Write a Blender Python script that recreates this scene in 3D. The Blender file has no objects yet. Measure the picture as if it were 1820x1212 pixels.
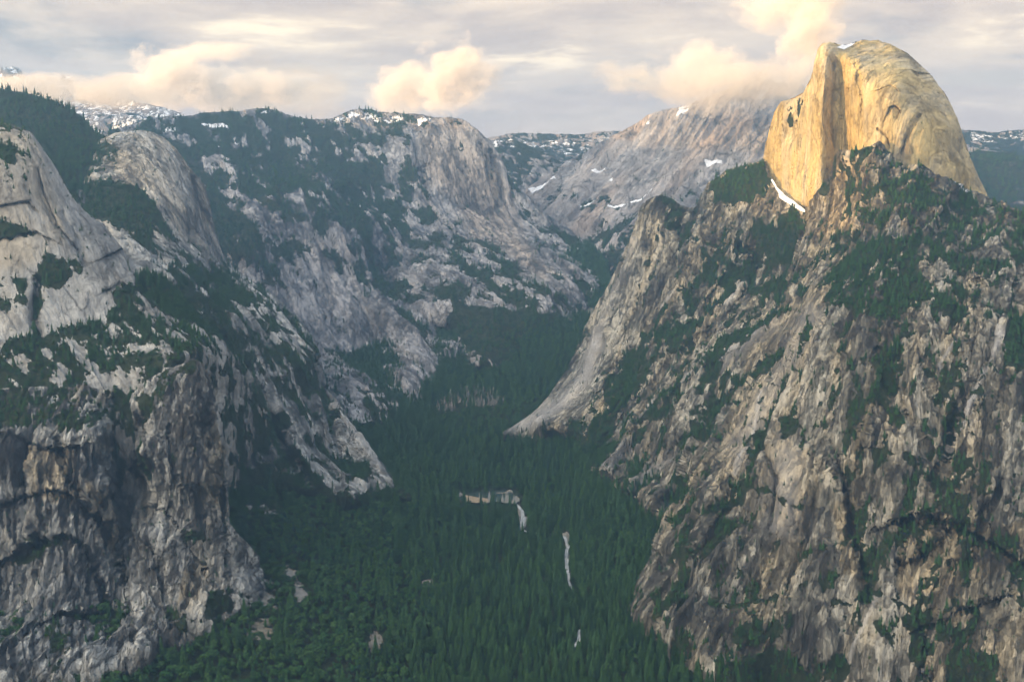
import bpy, math, random
import numpy as np
from mathutils import Vector

# ------------------------------------------------------------------ camera, sky, sun, exposure
scene = bpy.context.scene
col = scene.collection
F, CX, CY = 1950.0, 910.0, 606.0
PITCH = math.radians(9.0)
cam_d = bpy.data.cameras.new('camera')
cam = bpy.data.objects.new('camera', cam_d)
col.objects.link(cam)
cam_d.sensor_width = 36.0
cam_d.lens = F / 1820.0 * 36.0
cam_d.clip_start = 1.0
cam_d.clip_end = 200000.0
cam.location = (0, 0, 0)
cam.rotation_euler = (math.radians(90) - PITCH, 0, 0)
scene.camera = cam

SUN_EL = math.radians(5.0)
SUN_H = np.array([0.87, 0.493])            # horizontal travel direction of the light
SUN_H = SUN_H / np.linalg.norm(SUN_H)
sun_d = bpy.data.lights.new('sun', 'SUN')
sun_d.energy = 5.0
sun_d.angle = math.radians(0.5)
sun_d.color = (1.0, 0.56, 0.15)
sun = bpy.data.objects.new('sun', sun_d)
col.objects.link(sun)
travel = Vector((SUN_H[0] * math.cos(SUN_EL), SUN_H[1] * math.cos(SUN_EL), -math.sin(SUN_EL)))
sun.rotation_euler = travel.to_track_quat('-Z', 'Y').to_euler()

scene.view_settings.view_transform = 'Standard'
scene.view_settings.look = 'None'
scene.view_settings.exposure = 0.62
scene.view_settings.gamma = 1.0
scene.view_settings.use_curve_mapping = False
scene.cycles.volume_bounces = 3
scene.cycles.max_bounces = 8
scene.cycles.diffuse_bounces = 2
scene.cycles.use_denoising = True
scene.cycles.use_light_tree = False
scene.cycles.use_adaptive_sampling = False
scene.cycles.sample_clamp_indirect = 3.0
scene.cycles.denoiser = 'OPENIMAGEDENOISE'
scene.cycles.denoising_prefilter = 'NONE'
scene.cycles.denoising_input_passes = 'RGB'
scene.cycles.volume_step_rate = 1.0
scene.cycles.volume_max_steps = 128


def px_dir(px, py):
    """direction through a place in the photo, y component 1"""
    a = (np.asarray(px, float) - CX) / F
    b = (CY - np.asarray(py, float)) / F
    dy = math.cos(PITCH) + b * math.sin(PITCH)
    dz = -math.sin(PITCH) + b * math.cos(PITCH)
    return a / dy, dz / dy


# ---- node helper
class NT:
    def __init__(s, tree):
        s.t = tree
        s.n = tree.nodes
        s.l = tree.links

    def node(s, kind, **kw):
        n = s.n.new(kind)
        for k, v in kw.items():
            setattr(n, k, v)
        return n

    def put(s, sock, v):
        if v is None:
            return
        if hasattr(v, 'is_output') or isinstance(v, bpy.types.NodeSocket):
            s.l.new(v, sock)
        else:
            try:
                sock.default_value = v
            except Exception:
                sock.default_value = (v[0], v[1], v[2], 1.0)

    def math(s, op, a, b=None, c=None, clamp=False):
        n = s.node('ShaderNodeMath', operation=op)
        n.use_clamp = clamp
        for i, v in enumerate((a, b, c)):
            s.put(n.inputs[i], v)
        return n.outputs[0]

    def vmath(s, op, a, b=None, scale=None):
        n = s.node('ShaderNodeVectorMath', operation=op)
        s.put(n.inputs[0], a)
        s.put(n.inputs[1], b)
        if scale is not None:
            s.put(n.inputs['Scale'], scale)
        return n.outputs['Value'] if op in ('LENGTH', 'DOT_PRODUCT', 'DISTANCE') else n.outputs['Vector']

    def noise(s, vec, scale, detail=4.0, rough=0.55, dist=0.0, lac=2.0, color=False):
        n = s.node('ShaderNodeTexNoise')
        s.put(n.inputs['Vector'], vec)
        s.put(n.inputs['Scale'], scale)
        s.put(n.inputs['Detail'], detail)
        s.put(n.inputs['Roughness'], rough)
        s.put(n.inputs['Lacunarity'], lac)
        s.put(n.inputs['Distortion'], dist)
        return n.outputs['Color'] if color else n.outputs['Fac']

    def vor(s, vec, scale, feature='DISTANCE_TO_EDGE', rand=1.0):
        n = s.node('ShaderNodeTexVoronoi', feature=feature)
        s.put(n.inputs['Vector'], vec)
        s.put(n.inputs['Scale'], scale)
        s.put(n.inputs['Randomness'], rand)
        return n

    def mapr(s, v, a, b, c=0.0, d=1.0, smooth=True):
        n = s.node('ShaderNodeMapRange')
        n.interpolation_type = 'SMOOTHSTEP' if smooth else 'LINEAR'
        s.put(n.inputs[0], v)
        for i, x in enumerate((a, b, c, d)):
            s.put(n.inputs[i + 1], x)
        return n.outputs[0]

    def mix(s, f, a, b, blend='MIX'):
        n = s.node('ShaderNodeMix', data_type='RGBA', blend_type=blend)
        s.put(n.inputs[0], f)
        for k, v in ((6, a), (7, b)):
            if isinstance(v, (tuple, list)):
                v = (v[0], v[1], v[2], 1.0)
            s.put(n.inputs[k], v)
        return n.outputs[2]

    def comb(s, x, y, z):
        n = s.node('ShaderNodeCombineXYZ')
        for i, v in enumerate((x, y, z)):
            s.put(n.inputs[i], v)
        return n.outputs[0]


world = bpy.data.worlds.new('World')
scene.world = world
world.use_nodes = True
world.node_tree.nodes.clear()
W = NT(world.node_tree)


def build_world():
    out = W.node('ShaderNodeOutputWorld')
    bg = W.node('ShaderNodeBackground')
    sky = W.node('ShaderNodeTexSky')
    sky.sky_type = 'NISHITA'
    sky.sun_disc = False
    sky.sun_elevation = SUN_EL
    sky.sun_rotation = math.atan2(-SUN_H[0], -SUN_H[1])
    sky.altitude = 2200
    sky.air_density = 1.0
    sky.dust_density = 1.0
    skyc = W.vmath('SCALE', sky.outputs[0], scale=0.10)
    tc = W.node('ShaderNodeTexCoord')
    d = W.vmath('NORMALIZE', tc.outputs['Generated'])
    sep = W.node('ShaderNodeSeparateXYZ')
    W.put(sep.inputs[0], d)
    el = sep.outputs[2]
    # cloud sheets seen from below: stretch sideways towards the horizon
    warp = W.noise(d, 3.0, 3.0, color=True)
    wv = W.vmath('SUBTRACT', warp, (0.5, 0.5, 0.5))
    dw = W.vmath('ADD', d, W.vmath('MULTIPLY', wv, (0.12, 0.12, 0.03)))
    st = W.vmath('MULTIPLY', dw, (1.0, 1.0, 3.6))
    n1 = W.noise(st, 3.6, 7.0, 0.56)
    n2 = W.noise(W.vmath('ADD', W.vmath('MULTIPLY', dw, (1.0, 1.0, 4.6)), (3.1, 7.7, 1.3)), 6.0, 8.0, 0.6)
    cover = W.mapr(n1, 0.33, 0.50)
    shade = W.mapr(n2, 0.34, 0.68)
    grey = W.mix(shade, (0.76, 0.635, 0.57), (1.16, 0.94, 0.73))
    hi = W.mapr(W.math('MULTIPLY', n2, n1), 0.31, 0.40)
    grey = W.mix(W.math('MULTIPLY', hi, 0.8), grey, (1.6, 1.30, 0.92))
    # towards the horizon it greys and thickens
    hor = W.mapr(el, 0.03, 0.10, 1.0, 0.0)
    grey = W.mix(W.math('MULTIPLY', hor, 0.6), grey, (0.84, 0.71, 0.66))
    cover = W.math('MAXIMUM', cover, W.math('MULTIPLY', hor, 0.85))
    blue = W.mix(0.8, skyc, (0.50, 0.49, 0.53))
    c = W.mix(cover, blue, grey)

    # cumulus heads that catch the evening sun
    def head(c, px, py, wx, wy, colr, soft=0.55, amp=1.0, off=0.0, fine=26.0):
        x, z = px_dir(px, py)
        v = Vector((float(x), 1.0, float(z))).normalized()
        q = W.vmath('SUBTRACT', d, tuple(v))
        q = W.vmath('MULTIPLY', q, (F / wx, F / wx, F / wy))
        nn = W.noise(W.vmath('ADD', W.vmath('MULTIPLY', d, (1, 1, 1.3)), (off, 0, 0)), fine, 6.0, 0.58)
        r = W.math('ADD', W.vmath('LENGTH', q), W.math('MULTIPLY', W.math('SUBTRACT', 0.5, nn), 2.3))
        m = W.mapr(r, 1.0, 1.0 - soft, 0.0, amp)
        return W.mix(m, c, colr)
    for a in HEADS:
        c = head(c, *a)
    west = W.vmath('DOT_PRODUCT', d, (-0.80, -0.56, 0.2))
    over = W.mapr(el, 0.30, 0.85)
    c = W.mix(over, c, (0.60, 0.74, 0.92))
    glow = W.mapr(west, 0.25, 1.0)
    c = W.mix(glow, c, (5.4, 4.7, 3.8))
    W.put(bg.inputs[0], c)
    W.put(bg.inputs[1], 0.64)
    W.l.new(bg.outputs[0], out.inputs[0])


GOLD = (1.0, 0.80, 0.48)
CREAM = (0.95, 0.80, 0.58)
PALE = (0.88, 0.78, 0.64)
HEADS = [
    (430, 165, 260, 60, (1.3, 0.90, 0.52), 0.95, 0.8, 0.0, 14.0),
    (535, 118, 14, 8, CREAM, 0.8, 0.7, 3.0),
    (770, 165, 150, 50, (1.3, 0.98, 0.64), 0.95, 0.75, 3.5, 16.0),
    (1265, 115, 90, 40, PALE, 0.9, 0.7, 6.5, 18.0),
    (1140, 140, 80, 22, PALE, 0.9, 0.6, 7.0),
    (1760, 140, 130, 16, (0.84, 0.73, 0.63), 0.9, 0.8, 7.5, 16.0),
]
build_world()

# ------------------------------------------------------------------ numeric noise
RNG = np.random.default_rng(7)
PERM = RNG.permutation(256).astype(np.int32)
PERM = np.concatenate([PERM, PERM, PERM])
GR = RNG.normal(size=(256, 3)).astype(np.float32)
GR /= np.linalg.norm(GR, axis=1)[:, None]


def pnoise(x, y, z):
    x = x.astype(np.float32); y = y.astype(np.float32); z = z.astype(np.float32)
    xi = np.floor(x).astype(np.int32); yi = np.floor(y).astype(np.int32); zi = np.floor(z).astype(np.int32)
    xf = x - xi; yf = y - yi; zf = z - zi
    xi &= 255; yi &= 255; zi &= 255
    u = xf * xf * xf * (xf * (xf * 6 - 15) + 10)
    v = yf * yf * yf * (yf * (yf * 6 - 15) + 10)
    w = zf * zf * zf * (zf * (zf * 6 - 15) + 10)

    def g(ix, iy, iz, fx, fy, fz):
        h = PERM[PERM[PERM[(xi + ix) & 255] + ((yi + iy) & 255)] + ((zi + iz) & 255)]
        gr = GR[h]
        return gr[..., 0] * fx + gr[..., 1] * fy + gr[..., 2] * fz
    n000 = g(0, 0, 0, xf, yf, zf); n100 = g(1, 0, 0, xf - 1, yf, zf)
    n010 = g(0, 1, 0, xf, yf - 1, zf); n110 = g(1, 1, 0, xf - 1, yf - 1, zf)
    n001 = g(0, 0, 1, xf, yf, zf - 1); n101 = g(1, 0, 1, xf - 1, yf, zf - 1)
    n011 = g(0, 1, 1, xf, yf - 1, zf - 1); n111 = g(1, 1, 1, xf - 1, yf - 1, zf - 1)
    a = n000 + u * (n100 - n000); b = n010 + u * (n110 - n010)
    c = n001 + u * (n101 - n001); d = n011 + u * (n111 - n011)
    e = a + v * (b - a); f = c + v * (d - c)
    return (e + w * (f - e)) * 1.5


def fbm(x, y, z, octv=4, gain=0.5, ridged=False):
    t = np.zeros_like(x, dtype=np.float32); amp = 1.0; fr = 1.0
    for o in range(octv):
        n = pnoise(x * fr + 17.3 * o, y * fr + 5.1 * o, z * fr + 9.7 * o)
        if ridged:
            n = 1.0 - 2.0 * np.abs(n)
        t += amp * n
        amp *= gain; fr *= 2.03
    return t


def smooth(a, b, x):
    t = np.clip((x - a) / (b - a), 0, 1)
    return t * t * (3 - 2 * t)


def seg_dist(px, py, line):
    """distance in photo units to a traced line, and which side (positive below / right)"""
    best = np.full(px.shape, 1e9, np.float32); side = np.zeros(px.shape, np.float32)
    for (x0, y0), (x1, y1) in zip(line[:-1], line[1:]):
        dx, dy = x1 - x0, y1 - y0
        L = dx * dx + dy * dy + 1e-9
        t = np.clip(((px - x0) * dx + (py - y0) * dy) / L, 0, 1)
        ex = px - (x0 + t * dx); ey = py - (y0 + t * dy)
        dd = np.sqrt(ex * ex + ey * ey)
        m = dd < best
        best = np.where(m, dd, best)
        side = np.where(m, np.sign(dx * (py - y0) - dy * (px - x0)), side)
    return best, side


def in_poly(px, py, poly):
    ins = np.zeros(px.shape, bool)
    n = len(poly)
    for i in range(n):
        x0, y0 = poly[i]; x1, y1 = poly[(i + 1) % n]
        c = ((y0 > py) != (y1 > py)) & (px < (x1 - x0) * (py - y0) / (y1 - y0 + 1e-9) + x0)
        ins ^= c
    return ins


def poly_mask(px, py, poly, feather):
    d, _ = seg_dist(px, py, list(poly) + [poly[0]])
    s = np.where(in_poly(px, py, poly), d, -d)
    return smooth(-feather, feather, s)


def rbf(points, vals, qx, qy, c=14.0):
    P = np.array(points, float)
    v = np.array(vals, float)
    n = len(P)
    D = np.sqrt(((P[:, None] - P[None]) ** 2).sum(-1) + c * c)
    A = np.zeros((n + 3, n + 3))
    A[:n, :n] = -D
    A[:n, n] = 1; A[:n, n + 1:] = P / 1000.0
    A[n, :n] = 1; A[n + 1:, :n] = P.T / 1000.0
    A[:n, :n] += np.eye(n) * 0.3
    w = np.linalg.solve(A, np.concatenate([v, [0, 0, 0]]))
    out = np.empty(qx.size)
    fx = qx.ravel(); fy = qy.ravel()
    for i in range(0, fx.size, 60000):
        a = fx[i:i + 60000, None]; b = fy[i:i + 60000, None]
        K = -np.sqrt((a - P[:, 0]) ** 2 + (b - P[:, 1]) ** 2 + c * c)
        out[i:i + 60000] = K @ w[:n] + w[n] + (a[:, 0] * w[n + 1] + b[:, 0] * w[n + 2]) / 1000.0
    return out.reshape(qx.shape)


# ------------------------------------------------------------------ valley floor heights (metres below the lookout)
FLOOR = [(-200, 1300, -860), (0, 1212, -885), (150, 1212, -892), (300, 1212, -905), (600, 1212, -940), (910, 1212, -955), (1300, 1212, -925),
         (1140, 1060, -925), (1150, 1140, -925), (455, 985, -880), (405, 850, -845), (480, 830, -835), (540, 862, -862), (620, 890, -885),
         (705, 857, -905), (850, 885, -948), (1000, 900, -948), (1180, 930, -890), (1060, 840, -905), (895, 768, -915),
         (800, 700, -880), (680, 765, -895), (600, 705, -850), (640, 662, -835), (850, 645, -830), (1000, 655, -800),
         (1010, 600, -740), (1030, 500, -590), (950, 522, -600), (850, 560, -715), (1040, 440, -460), (1060, 455, -490),
         (420, 1060, -880), (320, 1120, -885), (240, 1157, -888), (60, 1190, -880), (900, 1500, -958), (300, 1500, -930), (1300, 1500, -950),
         (1000, 752, -905), (1100, 780, -880), (1300, 1100, -900), (200, 900, -800), (400, 700, -800), (1200, 800, -850), (1700, 1500, -930), (-200, 1500, -900)]


def floor_z(px, py):
    return rbf([(a, b) for a, b, _ in FLOOR], [c for _, _, c in FLOOR], np.asarray(px, float), np.asarray(py, float), 30.0)


def floor_Y(px, py):
    _, dz = px_dir(px, py)
    return float((floor_z(np.array([px]), np.array([py])) / dz)[0])


# ------------------------------------------------------------------ terrain patches
LAYERS = []


def terrain(name, top, bot, pts, step=2.0, mode='Y', strike=0.0, disp=(), creases=(), rounding=(0, 0), c=14.0,
            veg=0.1, vegs=(), snow=(), tints=(), tint=0.5, marks=(), mat=None, back=True, vnoise=0.45, vscale=60.0,
            trees=(), tree_h=18.0, tree_d=0.004, leafy=0.2, flat=False, desc=None, lstep=30.0, calm=(), foot=0.97, vlines=()):
    pts = list(pts)
    P, V = [], []
    for p in pts:
        if isinstance(p, list):      # a traced line: sample it
            for a, b in zip(p[:-1], p[1:]):
                n = max(1, int(math.hypot(b[0] - a[0], b[1] - a[1]) / lstep))
                ya = floor_Y(a[0], a[1]) * foot if a[2] == 'f' else a[2]
                yb = floor_Y(b[0], b[1]) * foot if b[2] == 'f' else b[2]
                for k in range(n):
                    t = k / n
                    P.append((a[0] + t * (b[0] - a[0]), a[1] + t * (b[1] - a[1])))
                    V.append(math.exp(math.log(ya) * (1 - t) + math.log(yb) * t))
            b = p[-1]
            P.append((b[0], b[1])); V.append(floor_Y(b[0], b[1]) if b[2] == 'f' else b[2])
        else:
            P.append((p[0], p[1])); V.append(floor_Y(p[0], p[1]) * foot if p[2] == 'f' else p[2])
    # drop near duplicates
    PP, VV = [], []
    for p, v in zip(P, V):
        if all((p[0] - q[0]) ** 2 + (p[1] - q[1]) ** 2 > 16 for q in PP):
            PP.append(p); VV.append(v)
    # columns, finer where the skyline is steep
    xs = [top[0][0]]
    tx = np.array([p[0] for p in top], float); ty = np.array([p[1] for p in top], float)
    bx = np.array([p[0] for p in bot], float); by = np.array([p[1] for p in bot], float)
    while xs[-1] < top[-1][0]:
        x = xs[-1]
        sl = abs(np.interp(x + 0.5, tx, ty) - np.interp(x, tx, ty)) * 2
        xs.append(x + step / max(1.0, sl / 3.0))
    xs = np.array(xs)
    tops = np.interp(xs, tx, ty); bots = np.interp(xs, bx, by)
    # small wobble so the skyline is not a ruled line
    wob = fbm(xs / 23.0, xs * 0 + 3.3, xs * 0 + len(name), 4, 0.6).astype(float) * 1.6
    tops = tops + wob
    nr = max(8, int(np.max(bots - tops) / step))
    t = np.linspace(0, 1, nr)[:, None]
    qy = tops[None] + (bots - tops)[None] * t
    qx = np.broadcast_to(xs[None], qy.shape).copy()
    if mode == 'z':
        z = floor_z(qx, qy)
        ax, dz = px_dir(qx, qy)
        Y = z / dz
    else:
        Y = np.exp(rbf(PP, np.log(VV), qx, qy, c))
    if rounding[0]:
        dd, _ = seg_dist(qx, qy, list(zip(tx, ty)))
        qq = np.clip(dd / rounding[0], 0, 1)
        Y += rounding[1] * (1 - np.sqrt(np.clip(1 - (1 - qq) ** 2, 0, 1)))
    for cr in creases:
        kind, w, a, line = cr
        lx = np.array([p[0] for p in line]); ly = np.array([p[1] for p in line])
        R = w * 4
        m = (qx > lx.min() - R) & (qx < lx.max() + R) & (qy > ly.min() - R) & (qy < ly.max() + R)
        if not m.any():
            continue
        jx = qx[m] + 3.0 * fbm(qx[m] / 20, qy[m] / 20, qx[m] * 0 + 1.7, 3)
        jy = qy[m] + 3.0 * fbm(qx[m] / 20, qy[m] / 20, qx[m] * 0 + 8.7, 3)
        dd, sd = seg_dist(jx, jy, line)
        if kind == 'notch':
            Y[m] += a * np.exp(-(dd / w) ** 2)
        elif kind == 'rib':
            Y[m] -= a * np.exp(-(dd / w))
        elif kind == 'roof':     # rock below / right of the line is cut back under an overhang
            Y[m] += np.where(sd > 0, a * np.exp(-dd / w), 0.0)
    ax, dz = px_dir(qx, qy)
    X = ax * Y; Z = dz * Y
    pos = np.stack([X, Y, Z], -1)
    # normals of the smooth form
    du = np.gradient(pos, axis=1); dv = np.gradient(pos, axis=0)
    nrm = np.cross(dv, du)
    nrm /= np.linalg.norm(nrm, axis=-1, keepdims=True) + 1e-9
    flip = (nrm * pos).sum(-1) > 0
    nrm[flip] *= -1
    sx, sy = math.cos(math.radians(strike)), math.sin(math.radians(strike))
    S = X * sx + Y * sy; Q = -X * sy + Y * sx
    edge = smooth(0, 6, (qy - tops[None])) * 0.75 + 0.25
    H = np.zeros_like(X)
    for amp, ls, lf, octv, kind in disp:
        if kind == 'ridge':
            H += amp * fbm(S / ls, Z / lf, Q / lf, octv, 0.5, True)
        elif kind == 'joint':
            # broken granite: a staggered, warped lattice of blocks, each set back and tilted by its own amount
            w1 = fbm(S / (ls * 2.2), Z / (lf * 1.6), Q / (lf * 1.6), 3) * 0.9
            w2 = fbm(S / (ls * 2.2) + 31, Z / (lf * 1.6), Q / (lf * 1.6), 3) * 0.9
            a = S / ls + w1
            ia = np.floor(a)
            off = np.mod(ia * 0.618, 1.0)
            b = (Z + 0.35 * Q) / lf + w2 + off
            ib = np.floor(b)
            ii = ia.astype(np.int64); jj = ib.astype(np.int64)
            h1 = np.mod(np.sin(ii * 12.9898 + jj * 78.233 + octv) * 43758.5453, 1.0)
            h2 = np.mod(np.sin(ii * 39.346 + jj * 11.135 + octv) * 24634.6345, 1.0)
            h3 = np.mod(np.sin(ii * 73.156 + jj * 52.235 + octv) * 15731.743, 1.0)
            H += amp * ((h1 - 0.5) * 1.6 + (h2 - 0.5) * 1.8 * (a - ia - 0.5) + (h3 - 0.35) * 1.6 * (b - ib - 0.5))
        elif kind == 'block':
            # stepped planes: joints and slabs
            n = fbm(S / ls, Z / lf, Q / lf, 2, 0.5)
            k = n * 5
            H += amp * (np.floor(k) + smooth(0.75, 1.0, k - np.floor(k))) / 5.0
        else:
            H += amp * fbm(S / ls, Z / lf, Q / lf, octv, 0.52)
    # vegetation cover
    cov = np.full(X.shape, float(veg) + (0.02 if 0.04 < veg < 0.8 else 0.0))
    jit1 = fbm(qx / 26, qy / 26, qx * 0 + 0.4, 4, 0.65); jit2 = fbm(qx / 26, qy / 26, qx * 0 + 6.4, 4, 0.65)
    for poly, val, fe in vegs:
        m = poly_mask(qx + 5 * jit1, qy + 5 * jit2, poly, fe + 2)
        if 0.07 < val < 0.8 and mode != 'z':
            val = val + 0.02
        cov = cov * (1 - m) + val * m
    for w_, val, line in vlines:
        dd, _ = seg_dist(qx + 7 * jit1, qy + 7 * jit2, line)
        m = np.exp(-(dd / w_) ** 2)
        cov = cov * (1 - m) + np.maximum(cov, val) * m
    if disp:
        hn = (H - H.mean()) / (H.std() + 1e-6)
        cov = cov - np.clip(hn, -2, 2) * 0.11 * np.minimum(1, 4 * np.clip(np.minimum(cov, 1 - cov), 0, 1))  # more scrub in recesses, doubling as painted darkness of the crevices
    vn = fbm(S / vscale, Q / (2.2 * vscale), Z / (1.6 * vscale), 5, 0.68)
    up = np.clip(nrm[..., 2], 0, 1)
    covn = np.clip(smooth(0.18, 0.82, cov + vnoise * vn * (0.35 + 1.3 * np.minimum(cov, 1 - cov) * 2)), 0, 1)
    H = H - H.mean()
    for poly, val, fe in calm:
        m = poly_mask(qx, qy, poly, fe)
        H = H * (1 - m * (1 - val))
    H = H * (1 - 0.5 * covn)
    pos = pos + nrm * (H * edge)[..., None]
    # attributes
    sn = np.zeros(X.shape)
    for poly, val, fe in snow:
        sn = np.maximum(sn, val * poly_mask(qx, qy, poly, fe))
    ti = np.full(X.shape, float(tint))
    for poly, val, fe in tints:
        m = poly_mask(qx, qy, poly, fe)
        ti = ti * (1 - m) + val * m
    mk = np.zeros(X.shape)
    for w, val, line in marks:
        dd, _ = seg_dist(qx + 2 * fbm(qx / 15, qy / 15, qx * 0, 3), qy + 2 * fbm(qx / 15, qy / 15, qx * 0 + 5, 3), line)
        mk += val * np.exp(-(dd / (w * 1.4)) ** 2)
    nR, nC = X.shape
    gridpos = pos
    LAYERS.append(dict(name=name, qx=qx, qy=qy, pos=pos, cov=covn, tree_h=tree_h, tree_d=tree_d, leafy=leafy, sn=sn, mk=mk, covraw=cov))
    if back:     # the far side falls away behind the skyline: real thickness
        offs = [(15, 3), (45, 14), (110, 50), (240, 140), (500, 330), (900, 650), (1400, 1000)]
        rows = []
        for oy, oz in offs:
            r = pos[0].copy()
            k = 1 + oy / r[:, 1]
            r[:, 0] *= k; r[:, 1] *= k
            r[:, 2] -= oz
            rows.append(r)
        pos = np.concatenate([np.array(rows[::-1]), pos], 0)
        pos[:, :, 2] = np.maximum(pos[:, :, 2], -1119.0)
        kb = len(offs)
        padf = lambda A: np.concatenate([np.repeat(A[:1], kb, 0), A], 0)
        covn, sn, ti, mk = padf(covn), padf(sn), padf(ti), padf(mk)
        nR += kb
    me = bpy.data.meshes.new(name)
    nv = nR * nC
    idx = np.arange(nv, dtype=np.int32).reshape(nR, nC)
    quads = np.stack([idx[:-1, :-1], idx[1:, :-1], idx[1:, 1:], idx[:-1, 1:]], -1).reshape(-1, 4)
    me.vertices.add(nv)
    me.vertices.foreach_set('co', pos.astype(np.float32).ravel())
    me.loops.add(quads.size)
    me.loops.foreach_set('vertex_index', quads.ravel())
    me.polygons.add(len(quads))
    me.polygons.foreach_set('loop_start', np.arange(0, quads.size, 4, dtype=np.int32))
    me.polygons.foreach_set('use_smooth', np.full(len(quads), not flat))
    me.update(calc_edges=True)
    for an, A in (('veg', covn), ('snow', sn), ('tint', ti), ('mark', mk)):
        at = me.attributes.new(an, 'FLOAT', 'POINT')
        at.data.foreach_set('value', A.astype(np.float32).ravel())
    me.materials.append(mat)
    ob = bpy.data.objects.new(name, me)
    col.objects.link(ob)
    ob['kind'] = 'structure'
    return ob


# ------------------------------------------------------------------ materials
def rock_material(name, strike, dark, mid, light, tan, k=1.0, stain=0.5, bump=1.0, soil=(0.016, 0.024, 0.012), crack=1.0, scrub=(0.032, 0.042, 0.019)):
    m = bpy.data.materials.new(name)
    m.use_nodes = True
    m.node_tree.nodes.clear()
    N = NT(m.node_tree)
    out = N.node('ShaderNodeOutputMaterial')
    bs = N.node('ShaderNodeBsdfPrincipled')
    bs.inputs['Roughness'].default_value = 0.9
    bs.inputs['Specular IOR Level'].default_value = 0.15
    geo = N.node('ShaderNodeNewGeometry')
    p = geo.outputs['Position']
    r = math.radians(strike)
    s = N.vmath('DOT_PRODUCT', p, (math.cos(r), math.sin(r), 0))
    q = N.vmath('DOT_PRODUCT', p, (-math.sin(r), math.cos(r), 0))
    sep = N.node('ShaderNodeSeparateXYZ'); N.put(sep.inputs[0], p)
    z = sep.outputs[2]
    warp = N.vmath('SCALE', N.vmath('SUBTRACT', N.noise(p, 1 / 90.0, 3, color=True), (0.5, 0.5, 0.5)), scale=36.0)
    base = N.comb(s, q, z)
    bw = N.vmath('ADD', base, warp)
    fall = N.vmath('MULTIPLY', bw, (1.0, 0.13, 0.13))
    blk = N.vmath('MULTIPLY', bw, (1.0, 0.45, 0.45))
    big = N.noise(N.vmath('MULTIPLY', bw, (1.0, 0.5, 0.5)), 1 / (170.0 * k), 5, 0.6)
    streak = N.noise(fall, 1 / (16.0 * k), 6, 0.65)
    fine = N.noise(bw, 1 / (9.0 * k), 5, 0.7)
    blot = N.noise(blk, 1 / (45.0 * k), 5, 0.65)
    v = N.math('ADD', N.math('MULTIPLY', streak, 0.45), N.math('ADD', N.math('MULTIPLY', blot, 0.35), N.math('MULTIPLY', fine, 0.35)))
    v = N.math('ADD', v, N.math('MULTIPLY', N.math('SUBTRACT', big, 0.5), 0.75))
    cells = N.vor(N.vmath('MULTIPLY', N.vmath('ADD', base, N.vmath('SCALE', warp, scale=0.5)), (1.0, 0.3, 0.3)), 1 / (26.0 * k), 'F1').outputs['Color']
    csep = N.node('ShaderNodeSeparateXYZ'); N.put(csep.inputs[0], cells)
    cells2 = N.vor(N.vmath('MULTIPLY', N.vmath('ADD', base, N.vmath('SCALE', warp, scale=0.25)), (1.0, 0.35, 0.35)), 1 / (8.0 * k), 'F1').outputs['Color']
    csep2 = N.node('ShaderNodeSeparateXYZ'); N.put(csep2.inputs[0], cells2)
    v = N.math('ADD', v, N.math('MULTIPLY', N.math('SUBTRACT', csep.outputs[0], 0.5), 0.16 * crack))
    v = N.math('ADD', v, N.math('MULTIPLY', N.math('SUBTRACT', csep2.outputs[0], 0.5), 0.16 * crack))
    ramp = N.node('ShaderNodeValToRGB')
    N.put(ramp.inputs[0], v)
    e = ramp.color_ramp.elements
    e[0].position = 0.40; e[0].color = (*dark, 1)
    e[1].position = 0.76; e[1].color = (*light, 1)
    me = ramp.color_ramp.elements.new(0.57); me.color = (*mid, 1)
    c = ramp.outputs[0]

    def attr(n):
        a = N.node('ShaderNodeAttribute'); a.attribute_name = n
        return a.outputs['Fac']
    tint = attr('tint'); veg = attr('veg'); snow = attr('snow'); mark = attr('mark')
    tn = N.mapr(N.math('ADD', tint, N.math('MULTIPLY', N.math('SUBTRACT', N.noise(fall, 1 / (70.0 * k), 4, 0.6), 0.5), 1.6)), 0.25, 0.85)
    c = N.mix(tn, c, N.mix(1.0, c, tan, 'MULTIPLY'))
    # dark water stains that run down the fall line
    stn = N.mapr(N.noise(N.vmath('MULTIPLY', bw, (1.0, 0.04, 0.04)), 1 / (11.0 * k), 4, 0.6), 0.62 - 0.08 * stain, 0.70 - 0.06 * stain, 0.0, stain)
    stn = N.math('MULTIPLY', stn, N.mapr(N.noise(bw, 1 / (150.0 * k), 3), 0.42, 0.58))
    c = N.mix(stn, c, (0.035, 0.034, 0.036))
    # joints
    cr1 = N.mapr(N.vor(N.vmath('MULTIPLY', bw, (1.0, 0.35, 0.35)), 1 / (48.0 * k)).outputs[0], 0.0, 0.055, 1.0, 0.0)
    cr2 = N.mapr(N.vor(N.vmath('MULTIPLY', bw, (1.0, 0.28, 0.28)), 1 / (17.0 * k)).outputs[0], 0.0, 0.07, 1.0, 0.0)
    cmask = N.mapr(N.noise(bw, 1 / (80.0 * k), 3), 0.38, 0.60)
    crk = N.math('MULTIPLY', N.math('MAXIMUM', cr1, N.math('MULTIPLY', cr2, 0.6)), N.math('MULTIPLY', cmask, 0.7 * crack))
    c = N.mix(crk, c, (0.05, 0.047, 0.045))
    # painted long marks: pale scoured channels (+) or dark seams and the dome cleft's painted shade (-)
    c = N.mix(N.math('MULTIPLY', mark, 0.8, clamp=True), c, (0.50, 0.48, 0.46))
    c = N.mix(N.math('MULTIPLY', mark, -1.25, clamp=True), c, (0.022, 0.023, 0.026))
    # scrub and forest floor
    vv = N.vmath('MULTIPLY', bw, (1.0, 0.55, 0.55))
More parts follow.
